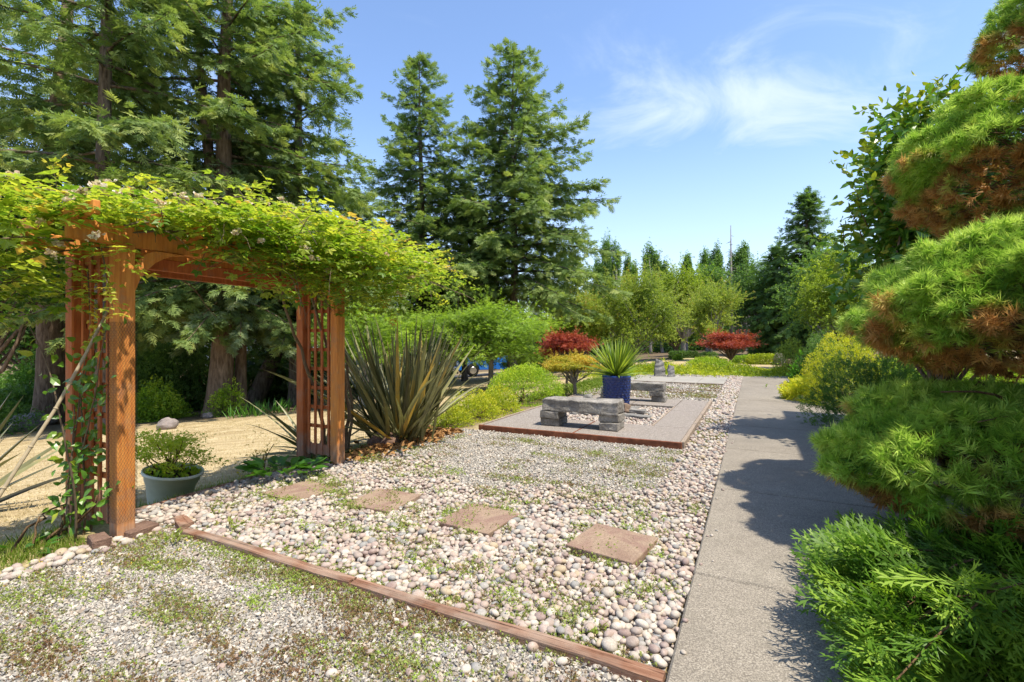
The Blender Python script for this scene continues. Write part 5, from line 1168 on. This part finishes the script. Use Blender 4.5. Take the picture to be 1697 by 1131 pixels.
# scallops: rows of raised arcs
pa = np.linspace(0, math.pi, 7); rows, cols = 10, 18
sV = []; sF = []
me0 = MB()
for i in range(rows):
    z = .045+i*.052; rad0 = .238+(z/.58)*.032
    for j in range(cols):
        a0 = (j+(i % 2)*.5)*2*math.pi/cols; pts = []
        for q in pa:
            a = a0-math.cos(q)*math.pi/cols*.96; zz_ = z+.030*math.sin(q)*-1+.03; pts.append(pc+np.array([math.cos(a)*(rad0+.004), math.sin(a)*(rad0+.004), zz_]))
        V, Fl = tube(pts, .0075, 5, False); mk('scallop', V, Fl, M['blue'], pot, True)
MB().add(*lathe([(0, .545), (.25, .54)], pc, 24)).build('soil', M['soil'], pot)
yc = pc+np.array([0, 0, .52]); yu = blades('spiky bright green yucca growing in the blue pot', yc, 140, (.58, .86), .036, 310, 'yucca', 'yucca', 'yucca_plant', 1.5, k=5, drp=.28, rb_=.03, vert=.35, fold=.35)
r = np.random.default_rng(311); mb = MB(); V, Fl = tube([yc-[0, 0, .02], yc+[0, 0, .10]], [.045, .035], 8); mb.add(V, Fl)
mb.build('trunk', M['twig'], yu)
for o in yu.children:      # lift the fan on its short stem
    if o.name.startswith('leaf'): o.location.z += .09
# ---------------------------------------------------------------- pale tub and azalea
tc_ = D(279, 4.62)+np.array([0, 0, .0]); ta = rad(-9); tl = np.array([[math.cos(ta), 0, -math.sin(ta)], [0, 1, 0], [math.sin(ta), 0, math.cos(ta)]])
tub = thing('planter_tub', tc_, 'pale green plastic tub planter tilting on the grass left of the arbor opening', 'planter')
V, Fl = lathe([(0, 0), (.155, 0), (.165, .02), (.205, .21), (.212, .215), (.214, .235), (.222, .24), (.226, .29), (.245, .295), (.25, .305), (.248, .325), (.235, .325), (.225, .30), (.22, .27), (0, .27)], tc_-[0, 0, .02], 48, tl); MB().add(V, Fl).build('body', M['tub'], tub, True)
V, Fl = lathe([(0, .285), (.222, .28)], tc_-[0, 0, .02], 24, tl); MB().add(V, Fl).build('soil', M['soil'], tub)
ab = tc_+np.array([0, 0, .25]); az_ = thing('azalea', ab, 'small lime green azalea spreading over the pale tub', 'azalea'); r = np.random.default_rng(320); sm = MB(); fo = MB()
for k in range(17):
    a = r.random()*6.283; e = ab+np.array([math.cos(a)*r.uniform(.15, .46), math.sin(a)*r.uniform(.1, .3), r.uniform(.10, .42)]); pts = limb_path(ab+r.normal(size=3)*[.02, .02, 0], e, r, 8, .06, .12); V, Fl = tube(pts, np.linspace(.009, .003, 8), 5); sm.add(V, Fl)
    n = 70; p = e+r.normal(size=(n, 3))*[.08, .07, .025]; d = r.normal(size=(n, 3)); d[:, 2] = np.abs(d[:, 2])*.5+.1; scatter(fo, PR['cl5'], p, frames(d, r, (0, 0, 1), .6), r.uniform(.035, .055, n), r.uniform(.7, 1, n), r)
sm.build('stem', M['twig'], az_, True); fo.build('foliage', M['mound'], az_)
hl = blades('pale succulent rosettes filling the rim of the tub', tc_+tl@np.array([0, 0, .275]), 1, (.08, .1), .05, 321, 'hosta', 'succulent', 'succulent', 1.0, k=3, rb_=.1, joined=True)
mb = MB(); n = 110; p = tc_+(np.stack([r.uniform(-.19, .19, n), r.uniform(-.17, .17, n), np.full(n, .27)], -1)@tl.T); d = r.normal(size=(n, 3)); d[:, 2] = np.abs(d[:, 2])+.6; scatter(mb, PR['wide'], p, frames(d, r), r.uniform(.045, .075, n), r.uniform(.3, .9, n), r); mb.build('foliage', M['mound'], hl)
# ---------------------------------------------------------------- broad leaved bergenia by the right arbor post
def leafy(label, c, n, L, seed, sp, mat='hosta', name='bergenia', cat='bergenia', nl=True):
    r = np.random.default_rng(seed); t = thing(name, c, label, cat, None); V6, F6 = PR['wide'][0]
    for i in range(n):
        a = r.random()*6.283; rr = r.random()**.6; o_ = np.array([math.cos(a)*sp[0]*rr, math.sin(a)*sp[1]*rr, .04+.13*(1-rr)*r.random()]); d = np.array([math.cos(a), math.sin(a), r.uniform(.1, .9)]); mb = MB(); scatter(mb, [(V6, F6)], (c+o_)[None], frames(d[None], r, (0, 0, 1), .7), [L*r.uniform(.7, 1.2)], [r.uniform(.1, .8)], r); mb.build('leaf', M[mat], t, True)
    return t
leafy('glossy broad leaved clump left of the right arbor side', G(462, 796)+[0, 0, .05], 46, .17, 330, (.34, .22)); leafy('broad leaved clump between the right arbor posts', P(3.9, -4.42, -.05), 26, .15, 331, (.2, .22)); leafy('small broad leaved clump left of the left arbor posts', P(1.42, -4.35, -.04), 16, .13, 332, (.22, .12)); leafy('broad leaves at the left picture edge below the arbor', P(1.1, -4.5, -.06), 12, .13, 333, (.2, .1))
# dry straw and dead leaves under the flax
r = np.random.default_rng(335); mb = MB(); n = 900; S_, T_ = r.uniform(4.1, 6.2, n), -4.15+r.normal(size=n)*.16; a = r.random(n)*6.283
scatter(mb, PR['leaf'], toW(S_, T_, .012+r.random(n)*.04), frames(np.stack([np.cos(a), np.sin(a), r.normal(size=n)*.3], -1), r, (0, 0, 1), .5), r.uniform(.04, .14, n), r.uniform(0, .6, n), r)
m = plain('dead_leaf', (.40, .22, .09), .9, .05, 0, .6, 30); o = mb.build('leaf_litter', m); o['kind'] = 'stuff'
# ---------------------------------------------------------------- stones
def boulder(label, c, size, seed, mat='boulder', name='boulder', cat='boulder', rot=0., amp=.25):
    r = np.random.default_rng(seed); V0, Fc = ico(4 if max(size) > .25 else 3); V = V0.copy()
    for i, v in enumerate(V0): q = Vector(v); V[i] = v*(1+amp*mnoise.noise(q*1.1+Vector((seed, 0, 0)))+amp*.35*mnoise.noise(q*3.1)+amp*.12*mnoise.noise(q*9))
    V = V*np.array(size)/2; ca, sa = math.cos(rot), math.sin(rot); V = V@np.array([[ca, sa, 0], [-sa, ca, 0], [0, 0, 1]]); V = V+np.asarray(c)+[0, 0, size[2]*.35]
    o = mk(name, V, Fc, M[mat], None, True, loc=c); return tag(o, label, cat)
boulder('round grey boulder on the lawn edge behind the potted azalea', G(277, 712), (.46, .4, .34), 1)
boulder('brown split boulder at the foot of the flax', P(5.0, -4.35, -.02), (.42, .3, .24), 2, 'redblock')
boulder('small pale stone by the roots of the forked fir', G(345, 693), (.3, .25, .2), 3)
boulder('dark mossy boulder under the fir at the far left', G(50, 708), (1.5, .8, .55), 4)
boulder('dark stone behind the patio pot on the left', P(10.2, -3.2, .07), (.22, .2, .16), 5, 'slate')
boulder('squarish brown rock by the clipped hedge', D(1292, 26), (.55, .5, .75), 6)
for k, (px, py) in enumerate([(1074, 612), (1093, 616), (1140, 612), (1158, 610)]): boulder(['mossy rock left of the upright stones', 'low rock in front of the tall upright stone', 'low rock right of the upright stones in ground cover', 'small pale rock furthest right in the ground cover'][k], G(px, py), (.45, .4, .3), 20+k)
# small rock pile right of the path
r = np.random.default_rng(340)
for k in range(22):
    c = P(8.4+r.uniform(-.7, .9), 1.68+r.uniform(-.12, .3), .0); boulder('small grey rock in the loose row edging the bed right of the path', c, tuple(r.uniform(.09, .2, 3)), 60+k, 'slate', 'edging_rock', 'rock')['group'] = 'rocks edging the right bed'
for k, (px, py, zt, w, dx, lb) in enumerate([(1094, 625, 592, .34, -.12, 'tall split upright slate stone beyond the patio'), (1113, 626, 602, .24, -.10, 'shorter upright slate stone right of the taller one')]):
    b = G(px, py+1); Z = b[1]; h = zpx(zt, Z)-b[2]; w = w*1.15
    V = []; secs = 9; r = np.random.default_rng(70+k)
    for i in range(secs+1):
        u = i/secs; ww = w*(1-.45*u**1.8); cx = dx*u*h*.6; sl_ = .18 if u > .95 else 0
        for (x, y) in ((-.5, -.2), (-.1, -.3), (.5, -.2), (.5, .2), (0, .3), (-.5, .22)): V.append(b+np.array([cx+x*ww+r.normal()*.012, y*ww+r.normal()*.012, u*h-sl_*(x+.5)*h*.9-.05]))
    Fq = [[i*6+j, i*6+(j+1) % 6, (i+1)*6+(j+1) % 6, (i+1)*6+j] for i in range(secs) for j in range(6)]
    o = mk('standing_stone', V, [np.array(Fq), np.array([[secs*6+j for j in range(6)]])], M['slate'], None, False, loc=b); tag(o, lb, 'standing stone')
# ---------------------------------------------------------------- weeds and grass
def patch(mb, s, t, rs, rt, n, sz, r, tin, proto='leaf', hgt=.02):
    q = r.normal(size=(n, 2)); S_, T_ = s+q[:, 0]*rs, t+q[:, 1]*rt; d = r.normal(size=(n, 3)); d[:, 2] = np.abs(d[:, 2])*.7+.15
    z = .010+r.random(n)*hgt
    k = (S_*PD[1]+T_*RD[1]) > 1.7
    scatter(mb, PR[proto], toW(S_, T_, 0)[k]+np.stack([z*0, z*0, z], -1)[k], frames(d[k], r, (0, 0, 1), .35), sz*r.uniform(.6, 1.4, n)[k], np.clip(tin+r.normal(size=n)*.18, 0, 1)[k], r)
r = np.random.default_rng(400); mb = MB()
for k in range(105):
    s = r.uniform(.9, 2.02); t = r.uniform(-3.9, -.45); L = r.uniform(.04, .13)
    patch(mb, s, t, L*.6, L*1.2, int(125*L/.07), .0145, r, r.choice([.15, .4, .55, .75], p=[.25, .3, .25, .2]), 'mat')
for k in range(70): patch(mb, r.uniform(2.0, 2.2), r.uniform(-3.8, -.4), .05, .09, 90, .016, r, r.uniform(.3, .8), 'mat')
for k in range(120):
    s = r.uniform(2.2, 4.4); t = r.uniform(-4.1, -.4); patch(mb, s, t, r.uniform(.03, .06), r.uniform(.04, .09), 90, .016, r, r.uniform(.35, .85), 'mat', hgt=.055)
for k in range(46): patch(mb, r.uniform(4.2, 6.4), r.uniform(-3.9, -.5), r.uniform(.04, .09), r.uniform(.06, .16), 120, .017, r, r.uniform(.25, .7), 'mat')
for k in range(90): patch(mb, r.uniform(11.2, 15.7), r.uniform(-3.9, -.4), r.uniform(.06, .16), r.uniform(.1, .3), 120, .025, r, r.uniform(.0, .6), 'mat')
for k in range(60): patch(mb, r.uniform(6.4, 15), r.uniform(-.72, -.36), .08, .03, 60, .02, r, r.uniform(.2, .6), 'mat', hgt=.03)
for ps, pt, _ in PAV:
    for k in range(9): a = r.random()*6.283; patch(mb, ps+math.cos(a)*.27, pt+math.sin(a)*.27, .03, .05, 90, .015, r, r.uniform(.5, .9), 'mat', hgt=.045)
o = mb.build('weeds', M['weed']); o['kind'] = 'stuff'
# small yellow flowers among the weeds bottom left
mb = MB(); n = 90; S_, T_ = r.uniform(.9, 2.0, n), r.uniform(-3.95, -3.2, n); scatter(mb, PR['cl5'], toW(S_, T_, .03), frames(r.normal(size=(n, 3)), r), r.uniform(.012, .018, n), .6, r)
m = plain('yellow_petal', (.75, .55, .04), .6, .2, 0, .1); o = mb.build('weed_flowers', m); o['kind'] = 'stuff'
# taller sprouts
sp_l = ['light green sprout among the pebbles, nearest the arbor', 'light green rosette in the pebbles between two pavers', 'tall thin weed in the pebbles near the long timber', 'tiny bright sprout beside the lower right pebbles', 'green sprout at the stub end of the timber']
for k, (px, py, h) in enumerate([(387, 885, .13), (665, 882, .07), (360, 880, .16), (993, 1057, .035), (285, 905, .10)]):
    b = G(px, py); mb = MB(); n = 22; p = b+np.stack([r.normal(size=n)*.025, r.normal(size=n)*.025, r.random(n)*h], -1); d = r.normal(size=(n, 3)); d[:, 2] = np.abs(d[:, 2])+.2; scatter(mb, PR['leaf'], p, frames(d, r), r.uniform(.03, .055, n), r.uniform(.6, 1, n), r)
    o = mb.build('weed', M['grass'], None, loc=b); tag(o, sp_l[k], 'weed')
# grass: green fringe along the beds, dry blades on the lawn
def grassy(name, S_, T_, L, w, mat, r, tin, dz=0.0, lean=.35):
    n = len(S_); p = toW(S_, T_, 0.); p[:, 2] = hz_(p[:, 0], p[:, 1])+dz; d = r.normal(size=(n, 3))*lean; d[:, 2] = 1
    Vb = np.array([[-w/2, 0, 0], [w/2, 0, 0], [0, 1., .12]]); mb = MB(); scatter(mb, [(Vb, np.array([[0, 1, 2]]))], p, frames(d, r), L*r.uniform(.5, 1.4, n), tin, r); o = mb.build(name, M[mat]); o['kind'] = 'stuff'; return o
n = 15000; S_ = r.uniform(-.5, 12, n); T_ = -4.52-np.abs(r.normal(size=n))*.30; grassy('grass_fringe', S_, T_, .065, .12, 'grass', r, np.clip(r.normal(.5, .25, n), 0, 1), -.005)
n = 6000; S_ = np.concatenate([r.uniform(.5, 1.7, n//2), r.uniform(3.6, 4.6, n//4), r.uniform(11, 19, n//4)]); T_ = np.concatenate([r.uniform(-4.5, -4.05, n//2), r.uniform(-4.45, -4.15, n//4), r.uniform(-4.4, -3.95, n//4)]); grassy('grass_tufts', S_, T_, .06, .12, 'grass', r, np.clip(r.normal(.6, .25, len(S_)), 0, 1))
n = 60000; rr = 3.3+r.random(n)**.75*12; aa = r.uniform(-.86, .0, n); x = np.sin(aa)*rr*1.1; y = np.cos(aa)*rr; S_, T_ = x*PD[0]+y*PD[1], x*RD[0]+y*RD[1]; k = (T_ < -4.6) & ~((T_ > -5.4) & (S_ > 4.3)); S_, T_ = S_[k], T_[k]
grassy('dry_grass', S_, T_, .035, .22, 'dry_grass', r, np.clip(r.normal(.5, .2, len(S_))+.25*np.sin(T_*6+np.sin(S_)*.5), 0, 1), -.004, .8)
# yellow flowered herb left of the lattice
bush('wispy herb with small yellow leaves in front of the lattice flax', P(3.55, -4.85, -.15), .26, .2, .50, 410, 'amber', 130, .035, bump=.3, bias=.1, stems=16)
# thorny bare stems at the foot of the left post
r = np.random.default_rng(412); th_ = thing('bare_stems', P(1.45, -4.3, 0), 'bare brown thorny stems at the foot of the left arbor posts', 'stems'); mb = MB()
for k in range(6):
    a = P(1.45+r.normal()*.12, -4.30+r.normal()*.06, -.03); e = P(1.70+r.normal()*.08, -4.28+r.normal()*.08, r.uniform(.05, .3)); V, Fl = tube(limb_path(a, e, r, 8, -.06, .12), np.linspace(.012, .005, 8), 6); mk('stem', V, Fl, M['twig'], th_, True)

# ---------------------------------------------------------------- pickup truck
def truck(c, heading, label):
    t = thing('pickup_truck', c, label, 'pickup truck'); fx = np.array([math.cos(heading), math.sin(heading), 0]); sx = np.array([-math.sin(heading), math.cos(heading), 0])
    q = lambda x, y, z: np.asarray(c)+fx*x+sx*y+np.array([0, 0, z])
    def prism(name, prof, w, mat, parent=t, y0=0, bw=.03, taper=None):
        n = len(prof); V = [q(x, y0-w/2*(taper(z) if taper else 1), z) for x, z in prof]+[q(x, y0+w/2*(taper(z) if taper else 1), z) for x, z in prof]
        Fc = [list(range(n)), [2*n-1-i for i in range(n)]]+[[i, n+i, n+(i+1) % n, (i+1) % n] for i in range(n)]
        V, Fl = bev(V, Fc, bw, 2); return mk(name, V, Fl, mat, parent, False)
    # body lower shell with wheel arches, front at +x
    def arch(xc, r_=.47, k=7): return [(xc+r_*math.cos(a), .42+r_*math.sin(a)) for a in np.linspace(0, math.pi, k)]
    prof = [(2.85, .42), (2.9, .62), (2.85, 1.0), (2.7, 1.12), (1.45, 1.2), (-2.85, 1.2), (-2.9, .55), (-2.8, .45)]
    ar = [p for p in arch(-1.75)[::-1]]; af = [p for p in arch(1.85)[::-1]]
    prism('body', prof+ar+af, 1.9, M['paint_blue'])
    cab = [(1.45, 1.18), (.75, 1.78), (.45, 1.84), (-.85, 1.84), (-1.15, 1.18)]; tp = lambda z: 1-.16*max(0, z-1.2)/.65
    prism('cab', cab, 1.84, M['paint_blue'], bw=.04, taper=tp)
    for sy in (-1, 1):
        prism('side_window', [(1.12, 1.24), (.66, 1.70), (.1, 1.74), (.1, 1.24)], .02, M['glass'], t, sy*.865, .004); prism('side_window', [(.02, 1.24), (.02, 1.74), (-.75, 1.72), (-.98, 1.24)], .02, M['glass'], t, sy*.865, .004)
    V = [q(1.40, -.74, 1.24), q(1.40, .74, 1.24), q(.80, .68, 1.77), q(.80, -.68, 1.77)]; V = V+[v+fx*.02+np.array([0, 0, .02]) for v in V]; mk('windscreen', V, BOXF, M['glass'], t)
    for x in (1.85, -1.75):
        for sy in (-1, 1):
            w = mk('wheel', *(lambda g: (g[0], g[1]))(wheel_geo(q(x, sy*.86, .40), sx*sy, .40, .24)), M['rubber'], t, True)
            V, Fl = wheel_geo(q(x, sy*.90, .40), sx*sy, .25, .19); mk('rim', V-0, Fl, M['chrome'], w)
    prism('grille', [(2.88, .66), (2.93, .68), (2.9, 1.0), (2.84, 1.0)], 1.1, M['rubber'], bw=.005); prism('bumper', [(2.84, .42), (3.0, .44), (3.0, .62), (2.84, .62)], 1.86, M['chrome'], bw=.02)
    for sy in (-1, 1): prism('headlight', [(2.86, .80), (2.92, .80), (2.88, .98), (2.80, .98)], .32, M['lamp_w'], t, sy*.76, .01); prism('mirror', [(1.0, 1.22), (1.12, 1.22), (1.10, 1.42), (1.0, 1.42)], .16, M['paint_blue'], t, sy*1.04, .02); prism('taillight', [(-2.93, .75), (-2.88, .75), (-2.88, 1.12), (-2.93, 1.12)], .14, M['lamp_r'], t, sy*.86, .01)
    prism('bed_rim', [(-1.2, 1.2), (-1.2, 1.25), (-2.86, 1.25), (-2.86, 1.2)], 1.88, M['rubber'], bw=.01)
    return t
def wheel_geo(c, axd, r_, w):
    c = np.asarray(c); pts = [c-axd*w/2, c-axd*w*.42, c+axd*w*.42, c+axd*w/2]; return tube(pts, [r_*.9, r_, r_, r_*.9], 20)
tp_ = G(824, 630); tp_ = D(818, 34); truck(tp_, math.pi+.42, 'blue pickup truck parked beyond the pale lace-leaved tree')
rd = sheet('driveway', [(0, 0)], 0, M['asphalt']) if False else None
Xd = np.array([tp_+np.array([a, b, 0]) for a, b in [(-14, -3.5), (9, -1.0), (9, 4), (-14, 3)]]); Xd[:, 2] = [float(hz_(v[0], v[1]))+.02 for v in Xd]
gx, gy = np.meshgrid(np.linspace(0, 1, 14), np.linspace(0, 1, 5), indexing='ij'); Vd = (Xd[0]*((1-gx)*(1-gy))[..., None]+Xd[1]*(gx*(1-gy))[..., None]+Xd[2]*(gx*gy)[..., None]+Xd[3]*((1-gx)*gy)[..., None]).reshape(-1, 3); Vd[:, 2] = hz_(Vd[:, 0], Vd[:, 1])+.03
ii = np.arange(70).reshape(14, 5); mk('driveway', Vd, np.stack([ii[:-1, :-1], ii[1:, :-1], ii[1:, 1:], ii[:-1, 1:]], -1).reshape(-1, 4), M['asphalt'])['kind'] = 'structure'
# second vehicle glimpsed through leaves
# ---------------------------------------------------------------- garden chairs far left
def adirondack(c, a, lb, mat='white', sc=1.0):
    t = thing('garden_chair', c, lb, 'chair'); fx = np.array([math.cos(a), math.sin(a), 0.]); sx = np.array([-math.sin(a), math.cos(a), 0.]); q = lambda x, y, z: np.asarray(c)+sc*(fx*x+sx*y+np.array([0, 0, z]))
    for y in (-.24, -.08, .08, .24): beam3('back_slat', q(-.15, y, .28), q(-.5, y*1.15, .98-.15*abs(y)), .14*sc, .025, M[mat], t, up=fx, jit=0)
    for x in (.3, .18, .06, -.06): beam3('seat_slat', q(x, -.27, .36+.25*(x)*.5), q(x, .27, .36+.25*x*.5), .10*sc, .02, M[mat], t, jit=0)
    for y in (-.34, .34):
        beam3('armrest', q(.42, y, .56), q(-.42, y, .56), .13*sc, .025, M[mat], t, jit=0); beam3('leg', q(.34, y*.85, 0), q(.34, y*.85, .55), .09*sc, .03, M[mat], t, up=fx, jit=0); beam3('leg', q(.3, y*.82, .38), q(-.6, y*.82, 0), .11*sc, .03, M[mat], t, jit=0)
adirondack(G(47, 681), -.6, 'white garden chair at the far left beside the thick fir trunk', 'white', 1.0)
adirondack(G(17, 680), -.3, 'grey low garden chair left of the white one', 'slate', .8)
# ---------------------------------------------------------------- houses glimpsed between trees
def house(c, a, w, d, h, lb, mat, nwin=3, roofh=1.6):
    t = thing('house', c, lb, 'house'); fx = np.array([math.cos(a), math.sin(a), 0.]); sx = np.array([-math.sin(a), math.cos(a), 0.]); q = lambda x, y, z: np.asarray(c)+fx*x+sx*y+np.array([0, 0, z])
    V = boxV(q(0, 0, h/2-.4), (w, d, h+.8), np.array([fx, sx, [0, 0, 1]])); mk('wall', V, BOXF, M[mat], t)
    e = .5; V = [q(-w/2-e, -d/2-e, h), q(w/2+e, -d/2-e, h), q(w/2+e, d/2+e, h), q(-w/2-e, d/2+e, h), q(-w/2-e, 0, h+roofh), q(w/2+e, 0, h+roofh)]
    V = V+[v+np.array([0, 0, .14]) for v in V]; Fc = [[0, 4, 5, 1], [2, 5, 4, 3], [6, 7, 11, 10], [8, 9, 10, 11], [0, 1, 7, 6], [2, 3, 9, 8], [0, 6, 10, 4], [4, 10, 9, 3], [1, 5, 11, 7], [5, 2, 8, 11]]
    mk('roof', V, np.array(Fc), M['roofing'], t)
    for s_ in (-1, 1): mk('gable', [q(s_*(w/2-.03), -d/2, h-.02), q(s_*(w/2-.03), d/2, h-.02), q(s_*(w/2-.03), 0, h+roofh-.2)], np.array([[0, 1, 2]]), M[mat], t)
    for k in range(nwin):
        x = -w/2+w*(k+.5)/nwin; wf = mk('window', boxV(q(x, -d/2-.03, h*.58), (1.3, .10, 1.1), np.array([fx, sx, [0, 0, 1]])), BOXF, M['white'], t); mk('pane', boxV(q(x, -d/2-.075, h*.58), (1.12, .03, .92), np.array([fx, sx, [0, 0, 1]])), BOXF, M['glass'], wf)
    return t
house(D(715, 58), .1, 12, 7, 3.4, 'grey house glimpsed behind the flax and the lace-leaved trees', 'siding')
house(D(445, 48), -.2, 9, 6, 2.8, 'low white house half hidden behind the leaning tree trunk', 'white')
# building along the right side: its eave throws the straight shadow on the path
b = P(-1.2, 7.2, 0); t = thing('building', b, 'beige building with a flat eave along the right, hidden behind the clipped spruce', 'building'); ax = np.array([PD, RD, [0, 0, 1]])
mk('wall', boxV(P(-1.2, 7.8, 2.88), (20.8, 7.2, 5.76), ax), BOXF, M['beige'], t)
EV = 5.9; et = .53+EV/math.tan(rad(SUN_EL))*math.cos(rad(10)); mk('roof', boxV(P(-.9+.0, et+4.2, EV), (21.8, 8.4, .24), ax), BOXF, M['white'], t)
for k in range(6):
    wf = mk('window', boxV(P(-8+k*3, 4.18, 1.6), (1.6, .08, 1.3), ax), BOXF, M['white'], t); mk('pane', boxV(P(-8+k*3, 4.135, 1.6), (1.4, .03, 1.1), ax), BOXF, M['glass'], wf)
